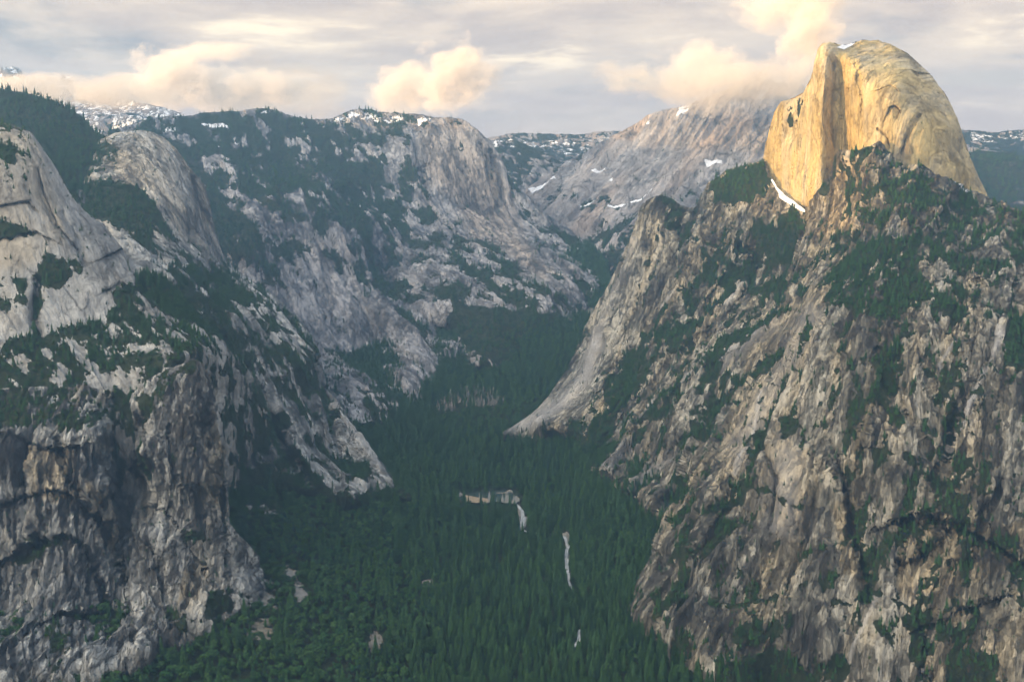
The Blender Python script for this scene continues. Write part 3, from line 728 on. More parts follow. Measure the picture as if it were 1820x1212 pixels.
terrain('mountain', [(893, 768), (910, 759), (930, 746), (955, 726), (985, 690), (1008, 655), (1020, 630), (1040, 582), (1062, 540), (1085, 500), (1102, 460), (1120, 425), (1138, 385), (1148, 362), (1160, 350), (1180, 346), (1200, 356), (1215, 368), (1235, 372), (1250, 352), (1262, 325), (1290, 303), (1330, 291), (1358, 286), (1368, 308), (1382, 334), (1405, 354), (1435, 376), (1447, 352), (1460, 328), (1478, 302), (1484, 275), (1492, 267), (1530, 266), (1560, 258), (1580, 275), (1610, 296), (1640, 292), (1665, 312), (1700, 327), (1757, 352), (1790, 366), (1830, 382), (1900, 405), (2040, 450)],
        [(893, 800), (950, 850), (1000, 870), (1060, 930), (1110, 1060), (1120, 1300), (1300, 1450), (2040, 1500)],
        [(893, 768, 3560), (925, 750, 3720), (955, 726, 3790), (985, 690, 3980), (1010, 650, 4120), (1040, 582, 4380), (1085, 500, 4420), (1120, 425, 4450), (1160, 350, 4420), (1200, 356, 4380), (1235, 372, 4350), (1262, 325, 4350), (1330, 291, 4350), (1360, 300, 4100), (1382, 334, 3960), (1435, 376, 3690),
         (1180, 400, 4200), (1120, 500, 4200), (1080, 600, 4050), (1040, 680, 3850), (1000, 710, 3800), (960, 750, 3600), (1000, 765, 3560), (1050, 800, 'f'), (1075, 835, 'f'), (1115, 872, 'f'), (1165, 900, 'f'), (1185, 940, 'f'), (1180, 985, 'f'), (1142, 1045, 'f'), (1138, 1095, 'f'), (1175, 1118, 'f'), (1235, 1132, 'f'), (1275, 1180, 'f'), (1305, 1215, 'f'),
         (905, 790, 3640), (950, 840, 3350), (1000, 865, 3200), (1060, 925, 3200), (1100, 1060, 2450), (1120, 1280, 2100), (1300, 1430, 1950), (1000, 800, 3650), (1060, 870, 3250), (1120, 920, 2950),
         (1320, 330, 4150), (1300, 420, 3950), (1370, 400, 3820), (1340, 480, 3780), (1240, 480, 3950), (1180, 560, 3800), (1260, 560, 3620), (1330, 560, 3480), (1150, 650, 3650), (1100, 720, 3550), (1220, 660, 3330), (1160, 760, 3200), (1130, 830, 3130), (1270, 720, 3020), (1200, 830, 2900), (1220, 880, 2700),
         [(1487, 275, 3560), (1497, 330, 3520), (1480, 400, 3450), (1445, 470, 3330), (1405, 560, 3120), (1345, 680, 2880), (1300, 770, 2700), (1250, 850, 2520), (1200, 950, 2350), (1160, 1040, 2180)],
         (1440, 420, 3560), (1410, 480, 3500), (1380, 560, 3340), (1460, 340, 3590),
         (1530, 266, 3480), (1580, 290, 3430), (1640, 310, 3400), (1757, 352, 3500), (1900, 405, 3300), (1560, 330, 3330), (1650, 380, 3100), (1800, 420, 2950), (1550, 400, 3150), (1520, 480, 2950), (1600, 500, 2750), (1560, 560, 2560), (1480, 560, 2750), (1700, 480, 2750), (1800, 560, 2550), (1650, 570, 2480), (1700, 600, 2420), (1450, 640, 2620),
         (1560, 700, 2330), (1700, 750, 2230), (1820, 720, 2300), (1450, 800, 2350), (1560, 850, 2180), (1700, 880, 2120), (1820, 900, 2120), (1400, 900, 2250), (1300, 900, 2380), (1350, 1000, 2160), (1500, 1000, 2070), (1650, 1000, 2020), (1820, 1050, 2000), (1250, 1050, 2120), (1400, 1130, 1980), (1550, 1200, 1890), (1750, 1200, 1870), (1350, 1210, 1930), (1900, 1300, 1830), (1500, 1400, 1800), (2000, 700, 2300), (2000, 1100, 1950)],
        step=1.4, c=10, strike=-27, foot=0.96,
        disp=[(22, 170, 1500, 3, 'ridge'), (15, 75, 420, 1, 'joint'), (9, 30, 210, 2, 'joint'), (4.5, 12, 85, 3, 'joint'), (2.2, 8, 24, 3, 'fbm')],
        calm=[([(893, 770), (1020, 640), (1060, 600), (1080, 640), (1055, 720), (1010, 750), (950, 790), (893, 790)], 0.25, 10), ([(1400, 530), (1310, 600), (1220, 700), (1260, 690), (1350, 640), (1420, 570)], 0.5, 10), ([(1360, 790), (1440, 800), (1410, 960), (1370, 930)], 0.4, 8), ([(1490, 330), (1480, 500), (1340, 740), (1290, 800), (1400, 560)], 0.55, 10)],
        creases=[('notch', 12, 60, [(1320, 440), (1350, 480), (1300, 560), (1200, 640), (1130, 720), (1070, 800)]), ('rib', 9, 35, [(1165, 355), (1145, 430), (1110, 520), (1060, 620)]), ('notch', 9, 40, [(1215, 380), (1200, 470), (1150, 580), (1080, 690)]),
                 ('rib', 9, 40, [(1390, 560), (1300, 620), (1210, 680), (1120, 770)]), ('notch', 8, 40, [(1400, 600), (1310, 690), (1220, 770), (1170, 860)]), ('rib', 8, 30, [(1300, 470), (1230, 560), (1150, 650), (1070, 740)]),
                 ('notch', 10, 55, [(1480, 800), (1500, 860), (1515, 950), (1540, 1060)]), ('rib', 9, 30, [(1440, 800), (1480, 840), (1500, 900), (1515, 1000)]), ('notch', 6, 35, [(1350, 780), (1380, 850), (1370, 950)]),
                 ('roof', 16, 34, [(1590, 930), (1640, 915), (1690, 925), (1740, 950), (1820, 1000)]), ('roof', 12, 28, [(1600, 1000), (1650, 985), (1690, 940)]), ('notch', 6, 26, [(1560, 620), (1590, 700), (1650, 800)]),
                 ('notch', 8, 40, [(1740, 500), (1780, 560), (1740, 660), (1690, 760), (1670, 860)]), ('notch', 6, 30, [(1640, 640), (1680, 740), (1690, 800)]), ('rib', 12, 30, [(1600, 590), (1560, 680), (1540, 780)]),
                 ('roof', 10, 22, [(1630, 1120), (1700, 1090), (1790, 1060)]), ('notch', 6, 30, [(1700, 1000), (1660, 1090), (1640, 1200)]), ('notch', 5, 24, [(1780, 860), (1740, 940), (1720, 1000)]), ('rib', 10, 30, [(1360, 830), (1400, 900), (1410, 960)])],
        vlines=[(6, 0.8, [(1330, 480), (1250, 560), (1170, 640), (1090, 720)]), (6, 0.85, [(1400, 545), (1300, 605), (1200, 690), (1110, 775)]), (6, 0.8, [(1390, 625), (1290, 700), (1200, 800)]), (5, 0.8, [(1300, 430), (1220, 520), (1140, 600), (1080, 690)]),
                (5, 0.85, [(1500, 600), (1530, 700), (1500, 800), (1520, 900), (1545, 1050)]), (5, 0.8, [(1600, 600), (1560, 700), (1600, 760)]), (5, 0.8, [(1560, 800), (1640, 830), (1700, 880)]), (5, 0.8, [(1420, 990), (1500, 960), (1580, 1010)]),
                (5, 0.75, [(1300, 860), (1380, 880), (1440, 920)]), (4, 0.8, [(1650, 660), (1700, 720), (1750, 800)]), (6, 0.8, [(1200, 930), (1290, 900), (1350, 850)]), (5, 0.8, [(1480, 1080), (1560, 1060), (1640, 1090), (1720, 1070)]),
                (4, 0.8, [(1740, 860), (1800, 900), (1850, 960)]), (4, 0.8, [(1440, 560), (1420, 640), (1370, 720), (1340, 800)]), (4, 0.75, [(1640, 430), (1740, 470), (1820, 500)]), (4, 0.8, [(1180, 400), (1220, 430), (1300, 440)]),
                (4, 0.8, [(1200, 1060), (1300, 1080), (1380, 1060)]), (4, 0.75, [(1660, 560), (1700, 600), (1720, 650)])],
        mat=M_right, veg=0.26, tint=0.5, vscale=40, vnoise=0.62,
        vegs=[([(1260, 320), (1360, 286), (1375, 325), (1340, 365), (1270, 360)], 0.95, 6), ([(1340, 395), (1420, 375), (1435, 395), (1400, 470), (1350, 490), (1320, 450)], 0.85, 7),
              ([(1150, 350), (1240, 372), (1200, 500), (1120, 640), (1040, 700), (1030, 640), (1100, 480)], 0.10, 8),
              ([(1190, 350), (1235, 375), (1230, 470), (1190, 450)], 0.5, 8),
              ([(1090, 660), (1140, 620), (1200, 560), (1220, 580), (1130, 700), (1070, 740)], 0.75, 7),
              ([(1240, 440), (1330, 470), (1400, 500), (1390, 540), (1320, 530), (1250, 500)], 0.6, 8),
              ([(1400, 530), (1310, 600), (1220, 700), (1260, 690), (1350, 640), (1420, 570)], 0.08, 8),
              ([(1100, 760), (1180, 700), (1280, 640), (1300, 670), (1200, 740), (1130, 800)], 0.5, 8), ([(1010, 750), (1060, 745), (1110, 780), (1060, 830), (1000, 770)], 0.75, 8),
              ([(893, 768), (1020, 640), (1070, 640), (1050, 700), (1010, 745), (960, 752), (910, 772)], 0.0, 4),
              ([(1480, 270), (1560, 258), (1640, 292), (1760, 352), (1830, 385), (2040, 450), (2040, 560), (1800, 520), (1650, 450), (1500, 380)], 0.46, 10),
              ([(1530, 330), (1640, 310), (1690, 350), (1640, 370), (1550, 350)], 0.75, 10),
              ([(1450, 530), (1480, 470), (1560, 420), (1620, 440), (1640, 520), (1590, 570), (1530, 560)], 0.82, 10), ([(1640, 520), (1740, 540), (1700, 560), (1640, 550)], 0.8, 6),
              ([(1480, 560), (1640, 570), (1640, 600), (1480, 590)], 0.18, 6), ([(1600, 560), (1770, 570), (1780, 640), (1620, 640)], 0.15, 8),
              ([(1500, 640), (1560, 620), (1600, 700), (1560, 720)], 0.62, 8), ([(1780, 560), (2040, 540), (2040, 660), (1790, 650)], 0.85, 8), ([(1340, 560), (1480, 500), (1450, 620), (1360, 760), (1260, 900), (1230, 880), (1300, 720)], 0.10, 9),
              ([(1380, 750), (1410, 730), (1430, 760), (1400, 780)], 0.9, 5), ([(1360, 790), (1440, 800), (1410, 960), (1370, 930)], 0.06, 8), ([(1130, 1040), (1200, 980), (1280, 960), (1260, 1080), (1150, 1090)], 0.25, 10),
              ([(1290, 1180), (1380, 1150), (1420, 1170), (1460, 1240), (1300, 1240)], 0.95, 6), ([(1560, 1110), (1640, 1080), (1700, 1120), (1640, 1180), (1580, 1150)], 0.7, 8), ([(1600, 600), (1640, 600), (1600, 560)], 0.7, 4),
              ([(1190, 850), (1260, 830), (1240, 920), (1190, 930)], 0.55, 8), ([(1440, 1150), (1520, 1180), (1500, 1230), (1430, 1220)], 0.8, 6)],
        snow=[([(1370, 318), (1378, 322), (1394, 344), (1434, 368), (1437, 379), (1425, 376), (1392, 356)], 1.3, 2), ([(1690, 322), (1750, 345), (1740, 350), (1690, 332)], 0.5, 3)],
        tints=[([(1490, 270), (1520, 300), (1500, 420), (1430, 500), (1420, 470), (1470, 380)], 1.0, 8), ([(1340, 560), (1480, 500), (1450, 620), (1360, 760), (1260, 900), (1300, 720)], 0.8, 15), ([(1360, 790), (1440, 800), (1410, 960), (1370, 930)], 0.95, 8),
               ([(1480, 900), (1520, 880), (1540, 1040), (1500, 1020)], 1.0, 8), ([(1590, 930), (1820, 930), (1820, 1010), (1600, 1060)], 0.9, 12), ([(893, 768), (1100, 480), (1150, 480), (1050, 745)], 0.35, 10)],
        marks=[(3.0, 0.7, [(1776, 560), (1780, 600), (1750, 660), (1715, 740), (1685, 800), (1690, 870)]), (2.0, 0.5, [(1700, 600), (1672, 640), (1690, 720), (1684, 800)]), (2.5, 0.5, [(1690, 1020), (1655, 1130), (1635, 1212)]),
               (9, 0.65, [(905, 766), (960, 738), (1000, 715), (1040, 670), (1060, 610)]), (2, 0.55, [(1200, 520), (1150, 600), (1100, 660)]), (3, 0.5, [(1340, 590), (1240, 650), (1160, 720), (1100, 770)]), (2, 0.5, [(1350, 690), (1335, 760), (1300, 830)]),
               (5, 0.55, [(1080, 830), (1110, 800), (1130, 790)]), (7, 0.5, [(1120, 870), (1150, 850), (1190, 820)]), (3, -0.85, [(1485, 800), (1505, 870), (1515, 950)]), (2, -0.8, [(1625, 985), (1665, 965), (1690, 930)]),
               (2.5, 0.6, [(1395, 440), (1340, 480), (1290, 540)]), (2, -0.6, [(1740, 960), (1790, 1010), (1830, 1080)]), (2.5, 0.5, [(1560, 1060), (1520, 1140), (1500, 1212)]), (1.5, -0.6, [(1540, 870), (1555, 930), (1600, 1010)]), (22, 0.34, [(1400, 810), (1390, 930)]), (16, 0.3, [(1440, 560), (1380, 680), (1310, 790)]), (14, 0.28, [(1370, 570), (1270, 640)]), (7, 0.35, [(1130, 430), (1090, 530), (1060, 610)])],
        tree_d=0.011, tree_h=16, leafy=0.3)

terrain('granite_dome', [(1348, 300), (1356, 285), (1361, 255), (1370, 222), (1377, 198), (1388, 181), (1404, 177), (1414, 174), (1426, 167), (1433, 157), (1440, 142), (1448, 110), (1455, 85), (1462, 77), (1475, 75), (1490, 80), (1508, 80), (1530, 72), (1560, 72), (1590, 82), (1615, 98), (1638, 117), (1652, 130), (1660, 141), (1676, 162), (1690, 185), (1702, 210), (1713, 245), (1725, 280), (1740, 315), (1757, 350), (1772, 400)],
        [(1348, 400), (1400, 440), (1440, 470), (1500, 420), (1600, 400), (1772, 480)],
        [(1350, 290, 4230), (1362, 260, 4150), (1376, 240, 4070), (1415, 240, 3930), (1376, 340, 4050), (1388, 185, 4080), (1414, 178, 3990), (1440, 150, 3860), (1455, 90, 3790), (1470, 78, 3780),
         [(1392, 192, 4035), (1384, 290, 4020), (1392, 345, 3970)], [(1444, 135, 3815), (1433, 240, 3800), (1428, 360, 3770)], [(1469, 88, 3745), (1468, 140, 3705), (1465, 250, 3690), (1460, 345, 3660)],
         [(1486, 112, 3775), (1485, 180, 3778), (1485, 260, 3778), (1486, 320, 3765)], [(1508, 106, 3735), (1520, 150, 3665), (1526, 200, 3645), (1532, 262, 3620)], (1515, 85, 3880), (1535, 120, 3690), (1560, 78, 3980), (1560, 150, 3600), (1560, 220, 3550), (1600, 150, 3610), (1600, 90, 3950), (1640, 125, 3950), (1640, 200, 3590), (1600, 260, 3500),
         (1680, 230, 3650), (1660, 300, 3540), (1700, 300, 3660), (1690, 190, 3850), (1715, 260, 3850), (1735, 330, 3850), (1760, 370, 3850), (1540, 300, 3560), (1600, 330, 3450), (1700, 400, 3560), (1440, 460, 3900), (1400, 420, 4150), (1500, 410, 3700), (1620, 395, 3400)],
        step=1.0, c=9, lstep=12.0, strike=-40, rounding=(7, 40),
        disp=[(5, 60, 1200, 2, 'ridge'), (5, 26, 240, 1, 'joint'), (3, 11, 100, 2, 'joint'), (1.6, 10, 40, 3, 'fbm')],
        calm=[([(1535, 60), (1770, 60), (1770, 400), (1540, 300)], 0.45, 8)],
        creases=[('roof', 8, 22, [(1575, 200), (1578, 190), (1592, 186), (1600, 195), (1597, 210)]), ('notch', 3.0, 26, [(1634, 205), (1620, 225), (1610, 250), (1603, 275)]), ('notch', 2.5, 16, [(1560, 230), (1575, 240), (1582, 262)]), ('notch', 3.0, 22, [(1690, 170), (1700, 200), (1708, 240)]),
                 ('roof', 7, 18, [(1630, 128), (1652, 130)]), ('notch', 2.5, 15, [(1392, 195), (1395, 240)]), ('notch', 2.5, 15, [(1655, 190), (1680, 200), (1690, 230)]), 
                 ('notch', 2, 12, [(1415, 180), (1418, 240), (1410, 320)]), ('roof', 6, 10, [(1600, 130), (1620, 125), (1632, 132)]), ('roof', 6, 10, [(1560, 160), (1580, 152), (1594, 160)]), ('notch', 2.2, 12, [(1520, 110), (1530, 170), (1533, 240)])],
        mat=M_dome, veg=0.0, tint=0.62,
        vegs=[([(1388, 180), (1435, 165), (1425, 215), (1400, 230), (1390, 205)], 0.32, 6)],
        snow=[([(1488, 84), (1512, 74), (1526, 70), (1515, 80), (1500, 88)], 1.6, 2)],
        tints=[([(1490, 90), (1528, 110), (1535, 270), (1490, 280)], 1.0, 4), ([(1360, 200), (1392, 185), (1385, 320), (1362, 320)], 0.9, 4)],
        marks=[(2.5, -0.35, [(1484, 150), (1482, 220), (1486, 260)])],  # shade of the cleft, darkened into the rock colour
        tree_d=0.002, tree_h=12)

SR = random.Random(5)
STREAKS = []
for arc in ([(0, 782), (200, 800)], [(0, 895), (90, 868), (190, 925)], [(0, 1005), (100, 955), (185, 1030)], [(0, 1150), (110, 1095), (200, 1095)]):
    for _ in range(17):
        x = SR.uniform(-4, 200); y = float(np.interp(x, [a for a, _ in arc], [b for _, b in arc])) + SR.uniform(-3, 8)
        L_ = SR.uniform(18, 75)
        STREAKS.append((SR.uniform(0.9, 3.0), -SR.uniform(0.6, 1.1), [(x, y), (x + SR.uniform(-2, 2), y + L_ * 0.5), (x + SR.uniform(-5, 5), y + L_)]))
for _ in range(14):
    x = SR.uniform(250, 400); y = SR.uniform(700, 960); L_ = SR.uniform(30, 110)
    STREAKS.append((SR.uniform(0.8, 1.8), -SR.uniform(0.5, 0.9), [(x, y), (x + SR.uniform(-4, 4), y + L_)]))

terrain('cliff', [(-230, 690), (0, 690), (60, 688), (150, 686), (195, 694), (218, 712), (236, 705), (250, 688), (270, 672), (300, 656), (330, 645), (350, 637), (362, 646), (372, 668), (380, 700), (384, 740), (392, 775), (399, 810), (402, 850), (403, 890), (408, 930), (425, 955), (445, 972), (455, 985), (462, 1010)],
        [(-230, 1480), (0, 1400), (462, 1250)],
        [(-200, 690, 2340), (0, 692, 2330), (100, 690, 2330), (190, 700, 2330), (0, 772, 2170), (100, 766, 2170), (185, 772, 2190), (0, 735, 2240), (100, 730, 2250), (-200, 770, 2170), (0, 850, 2140), (100, 850, 2130), (180, 860, 2140), (0, 950, 2090), (100, 950, 2080), (190, 950, 2100), (60, 1050, 2020), (160, 1050, 2030), (0, 1080, 1990), (-200, 1050, 2000),
         (215, 720, 2440), (222, 780, 2480), (225, 860, 2430), (228, 950, 2250), (230, 1000, 2130), (240, 1157, 'f'), (160, 1165, 'f'), (70, 1185, 'f'), (0, 1212, 'f'), (-200, 1240, 'f'), (200, 1100, 2010),
         (245, 720, 2260), (250, 800, 2200), (262, 950, 2100), (300, 657, 2290), (350, 640, 2300), (300, 720, 2200), (350, 720, 2190), (300, 850, 2120), (350, 850, 2110), (300, 1000, 2050), (350, 1000, 2060), (385, 860, 2170), (400, 900, 2230), (378, 710, 2290), (392, 790, 2270), (410, 980, 2150), (453, 990, 'f'), (425, 1045, 'f'), (330, 1112, 'f'), (280, 1060, 2020),
         (300, 1240, 1990), (0, 1390, 1880), (450, 1240, 2150), (-200, 1460, 1850)],
        step=1.3, c=8, strike=5, foot=0.955,
        disp=[(8, 90, 700, 3, 'ridge'), (11, 48, 120, 1, 'joint'), (6, 20, 60, 2, 'joint'), (3.2, 9, 28, 3, 'joint'), (1.6, 4.5, 12, 4, 'joint'), (1.4, 6, 14, 3, 'fbm')],
        creases=[('roof', 30, 26, [(-40, 905), (40, 880), (90, 868), (130, 880), (170, 905), (200, 950), (215, 1000)]), ('roof', 26, 30, [(-30, 1010), (30, 985), (80, 955), (110, 948), (150, 965), (175, 1010), (195, 1070)]),
                 ('roof', 22, 26, [(0, 1160), (60, 1110), (110, 1085), (160, 1090), (200, 1088)]), ('roof', 24, 18, [(-200, 772), (0, 772), (45, 776), (60, 795), (110, 800), (150, 790)]), ('roof', 18, 20, [(110, 800), (135, 850), (150, 890), (170, 920)]),
                 ('notch', 4, 26, [(43, 780), (42, 840), (44, 890)]), ('notch', 5, 22, [(100, 780), (112, 830), (140, 880)]), ('notch', 4, 20, [(205, 960), (225, 1030), (235, 1100), (238, 1150)]), ('notch', 5, 18, [(300, 760), (310, 860), (295, 960)]),
                 ('roof', 16, 14, [(250, 900), (290, 905), (330, 950), (350, 990)]), ('notch', 5, 22, [(270, 960), (290, 1040), (310, 1110)]), ('notch', 4, 18, [(392, 800), (398, 900), (402, 1000)]), ('rib', 8, 14, [(352, 650), (356, 720), (352, 820)])],
        mat=M_arch, veg=0.06, tint=0.35, vscale=26, vnoise=0.55,
        vegs=[([(-230, 685), (200, 690), (210, 735), (150, 768), (60, 765), (-230, 765)], 0.55, 6), ([(-230, 690), (50, 700), (55, 750), (-230, 765)], 0.8, 6), ([(240, 700), (300, 655), (350, 640), (350, 655), (300, 700), (260, 760)], 0.60, 6),
              ([(240, 800), (262, 790), (270, 850), (245, 850)], 0.75, 5), ([(235, 700), (215, 700), (205, 720), (230, 760)], 0.9, 5), ([(30, 985), (80, 960), (108, 952), (108, 965), (60, 985), (20, 1010)], 0.8, 3), ([(320, 945), (370, 945), (370, 960), (320, 962)], 0.7, 3),
              ([(70, 1105), (130, 1095), (120, 1150), (80, 1160)], 0.45, 6), ([(300, 1085), (350, 1090), (400, 1040), (440, 1060), (330, 1130)], 0.6, 8)],
        tints=[([(40, 790), (130, 800), (150, 900), (60, 880)], 0.9, 10), ([(150, 850), (210, 900), (215, 1000), (170, 940)], 0.8, 8), ([(330, 1010), (360, 1010), (350, 1060), (315, 1070)], 0.95, 5), ([(370, 700), (400, 780), (395, 900), (360, 860)], 0.8, 6)],
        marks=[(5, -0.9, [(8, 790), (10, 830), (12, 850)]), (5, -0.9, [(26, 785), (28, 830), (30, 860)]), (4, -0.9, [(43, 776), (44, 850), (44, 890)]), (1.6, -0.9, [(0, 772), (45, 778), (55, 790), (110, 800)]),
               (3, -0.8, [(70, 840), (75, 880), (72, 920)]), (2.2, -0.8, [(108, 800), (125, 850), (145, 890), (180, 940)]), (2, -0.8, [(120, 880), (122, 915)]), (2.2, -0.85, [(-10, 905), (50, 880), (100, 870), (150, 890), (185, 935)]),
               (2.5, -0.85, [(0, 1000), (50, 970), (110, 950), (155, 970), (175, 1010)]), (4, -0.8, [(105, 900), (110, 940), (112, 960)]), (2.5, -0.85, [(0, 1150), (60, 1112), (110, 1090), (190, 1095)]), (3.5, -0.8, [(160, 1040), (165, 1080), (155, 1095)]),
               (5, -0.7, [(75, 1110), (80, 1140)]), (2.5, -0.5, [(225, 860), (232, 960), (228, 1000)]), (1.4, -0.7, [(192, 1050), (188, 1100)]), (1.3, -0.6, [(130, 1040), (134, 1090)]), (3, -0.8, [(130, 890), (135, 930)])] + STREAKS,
        tree_d=0.012, tree_h=13, leafy=0.5)

terrain('valley_floor', [(-230, 1120), (0, 1100), (240, 1020), (380, 820), (480, 790), (560, 700), (600, 640), (700, 600), (800, 560), (860, 490), (950, 450), (1000, 430), (1040, 432), (1062, 448), (1080, 470), (1100, 600), (1150, 750), (1250, 900), (1290, 1150), (1330, 1300), (1500, 1600), (1700, 1650)],
        [(-230, 1700), (1700, 1700)], [], step=2.0, mode='z', strike=80, disp=[(10, 180, 180, 4, 'fbm'), (2.5, 25, 25, 3, 'fbm')], mat=M_floor, veg=0.97, vnoise=0.3, vscale=30, back=False, tint=0.5,
        vegs=[([(455, 890), (500, 880), (500, 915), (470, 930)], 0.42, 10), ([(470, 1000), (500, 1040), (480, 1150), (440, 1130), (450, 1040)], 0.5, 16), ([(430, 890), (450, 900), (446, 930)], 0.2, 5), ([(520, 990), (550, 1060), (530, 1080), (500, 1010)], 0.35, 8),
              ([(750, 705), (850, 692), (905, 710), (890, 728), (800, 730)], 0.75, 8), ([(830, 645), (860, 620), (870, 645)], 0.2, 4), ([(1010, 510), (1045, 500), (1040, 525), (1015, 525)], 0.2, 5), ([(920, 745), (1030, 740), (1080, 830), (1180, 900), (1160, 870)], 0.9, 10),
              ([(1020, 540), (1060, 545), (1050, 556), (1020, 552)], 0.1, 4), ([(640, 730), (690, 762), (680, 768), (640, 742)], 0.0, 4), ([(595, 695), (640, 728), (636, 738), (600, 712)], 0.05, 4), ([(750, 1030), (775, 1030), (770, 1045), (750, 1045)], 0.1, 4),
              ([(660, 1110), (690, 1130), (670, 1160), (650, 1150)], 0.2, 5), ([(815, 876), (905, 878), (925, 890), (940, 930), (925, 942), (905, 890), (815, 892)], 0.0, 2), ([(985, 945), (1010, 948), (1016, 1000), (1016, 1035), (1004, 1035), (1002, 960)], 0.0, 2)],
        marks=[(8, 0.5, [(600, 700), (640, 735), (685, 765)])],
        tree_d=0.0072, tree_h=34, leafy=0.32)

# ------------------------------------------------------------------ simple mesh helper
def mesh_obj(name, verts, faces, mat, parent=None, smooth_=False):
    me = bpy.data.meshes.new(name)
    me.from_pydata([tuple(map(float, v)) for v in verts], [], faces)
    me.update()
    if smooth_:
        me.polygons.foreach_set('use_smooth', [True] * len(me.polygons))
    if mat:
        me.materials.append(mat)
    o = bpy.data.objects.new(name, me)
    col.objects.link(o)
    if parent:
        o.parent = parent
    return o


# ground sheet under everything, out to the horizon
g = mesh_obj('ground', [(-10150, -6950, -1120), (7150, -6950, -1120), (7150, 13150, -1120), (-10150, 13150, -1120)], [(0, 1, 2, 3)], M_floor)
g['kind'] = 'structure'

# unseen western range added to block the low sun, crest shaped to draw the shadow line across the far peaks
def western_shade_range():
    s0 = -3400.0
    T = np.linspace(-3500, 9000, 161)
    tl = [(-6000, 250), (0, 460), (1200, 440), (2600, 300), (3600, 500), (4600, 640), (5688, 850), (6911, 800), (9000, 1000), (16000, 1000)]
    h = np.interp(T, [a for a, _ in tl], [b for _, b in tl])
    h = h + 14 * fbm(T / 300.0, T * 0, T * 0 + 2.2, 4)
    prof = [(-2600, -1120), (-1800, -500), (-1000, -120), (-500, 0), (-200, 0), (-60, 0), (0, 0), (60, -0), (200, -0), (500, -160), (1000, -650), (1400, -1120)]
    rows = []
    for k, (ds, dh) in enumerate(prof):
        S = np.full_like(T, s0 + ds)
        f = {-500: -90, -200: -25, -60: -5, 0: 0, 60: -6, 200: -45}.get(ds, None)
        if f is not None:
            Z = h + f
        elif ds < 0:
            Z = np.interp(ds, [-2600, -500], [0, 1]) * (h - 90 + 1120) - 1120
        else:
            Z = (1 - np.interp(ds, [200, 1400], [0, 1])) * (h - 45 + 1120) - 1120
        S = S + 60 * fbm(T / 500.0, S * 0 + k * 0.3, S * 0, 3)
        x = S * SUN_H[0] - T * SUN_H[1]
        y = S * SUN_H[1] + T * SUN_H[0]
        rows.append(np.stack([x, y, Z], -1))
    A = np.array(rows)
    nR, nC = A.shape[:2]
    idx = np.arange(nR * nC).reshape(nR, nC)
    q = np.stack([idx[:-1, :-1], idx[:-1, 1:], idx[1:, 1:], idx[1:, :-1]], -1).reshape(-1, 4)
    o = mesh_obj('shade_casting_range', A.reshape(-1, 3), q.tolist(), M_left, None, True)
    o['kind'] = 'structure'


western_shade_range()


# ------------------------------------------------------------------ water
def draped(name, poly, mat, lift=1.0, n=60):
    """a sheet cut to a traced outline, lying on the valley floor"""
    xs = [p[0] for p in poly]; ys = [p[1] for p in poly]
    st = max(1.2, (max(xs) - min(xs)) / n)
    gx = np.arange(min(xs), max(xs) + st, st); gy = np.arange(min(ys), max(ys) + st * 0.5, st * 0.5)
    X, Y = np.meshgrid(gx, gy)
    ins = in_poly(X + 1.5 * fbm(X / 9, Y / 9, X * 0, 2), Y, poly)
    z0 = floor_z(X, Y)
    z = z0 * 0 + np.median(z0[ins]) + lift if name == 'lake' else z0 + lift
    a, dz = px_dir(X, Y)
    D = z / dz
    V = np.stack([a * D, D, z], -1)
    idx = -np.ones(X.shape, int)
    verts, faces = [], []
    def vi(i, j):
        if idx[i, j] < 0:
            idx[i, j] = len(verts); verts.append(V[i, j])
        return int(idx[i, j])
    for i in range(X.shape[0] - 1):
        for j in range(X.shape[1] - 1):
            if ins[i, j] and ins[i + 1, j] and ins[i, j + 1] and ins[i + 1, j + 1]:
                faces.append((vi(i + 1, j), vi(i + 1, j + 1), vi(i, j + 1), vi(i, j)))
    o = mesh_obj(name, verts, faces, mat)
    o['kind'] = 'structure'
    return o


def plain(name, c, rough=0.8, noise=None):
    m = bpy.data.materials.new(name); m.use_nodes = True
    b = m.node_tree.nodes['Principled BSDF']
    N = NT(m.node_tree)
    b.inputs['Roughness'].default_value = rough
    if noise:
        geo = N.node('ShaderNodeNewGeometry')
        f = N.mapr(N.noise(geo.outputs['Position'], noise[0], 5, 0.7), 0.35, 0.65)
        N.put(b.inputs['Base Color'], N.mix(f, c, noise[1]))
    else:
        b.inputs['Base Color'].default_value = (*c, 1)
    return m


M_water = plain('water', (0.03, 0.05, 0.05), 0.08, (1 / 20.0, (0.05, 0.07, 0.06)))
M_rapid = plain('rapids', (0.12, 0.15, 0.15), 0.35, (1 / 5.0, (0.62, 0.64, 0.64)))
M_sand = plain('sand', (0.34, 0.26, 0.17), 0.95, (1 / 12.0, (0.27, 0.21, 0.14)))
draped('lake', [(806, 872), (850, 866), (905, 872), (928, 886), (918, 896), (880, 892), (862, 895), (835, 896), (815, 888)], M_water, 3)
draped('sandbar', [(820, 878), (834, 880), (848, 883), (866, 885), (872, 892), (846, 894), (828, 891)], M_sand, 5)
RIVER = [(884, 885, 4), (905, 884, 5), (918, 894, 6), (928, 908, 7), (930, 925, 10), (926, 940, 9), (940, 946, 4), (960, 947, 3.5), (985, 950, 5), (1003, 953, 7), (1009, 970, 8), (1006, 990, 8), (1008, 1010, 7), (1012, 1035, 6), (1016, 1048, 3)]
BEND = [(1030, 1118, 4), (1028, 1138, 8), (1018, 1152, 8), (1004, 1160, 5)]


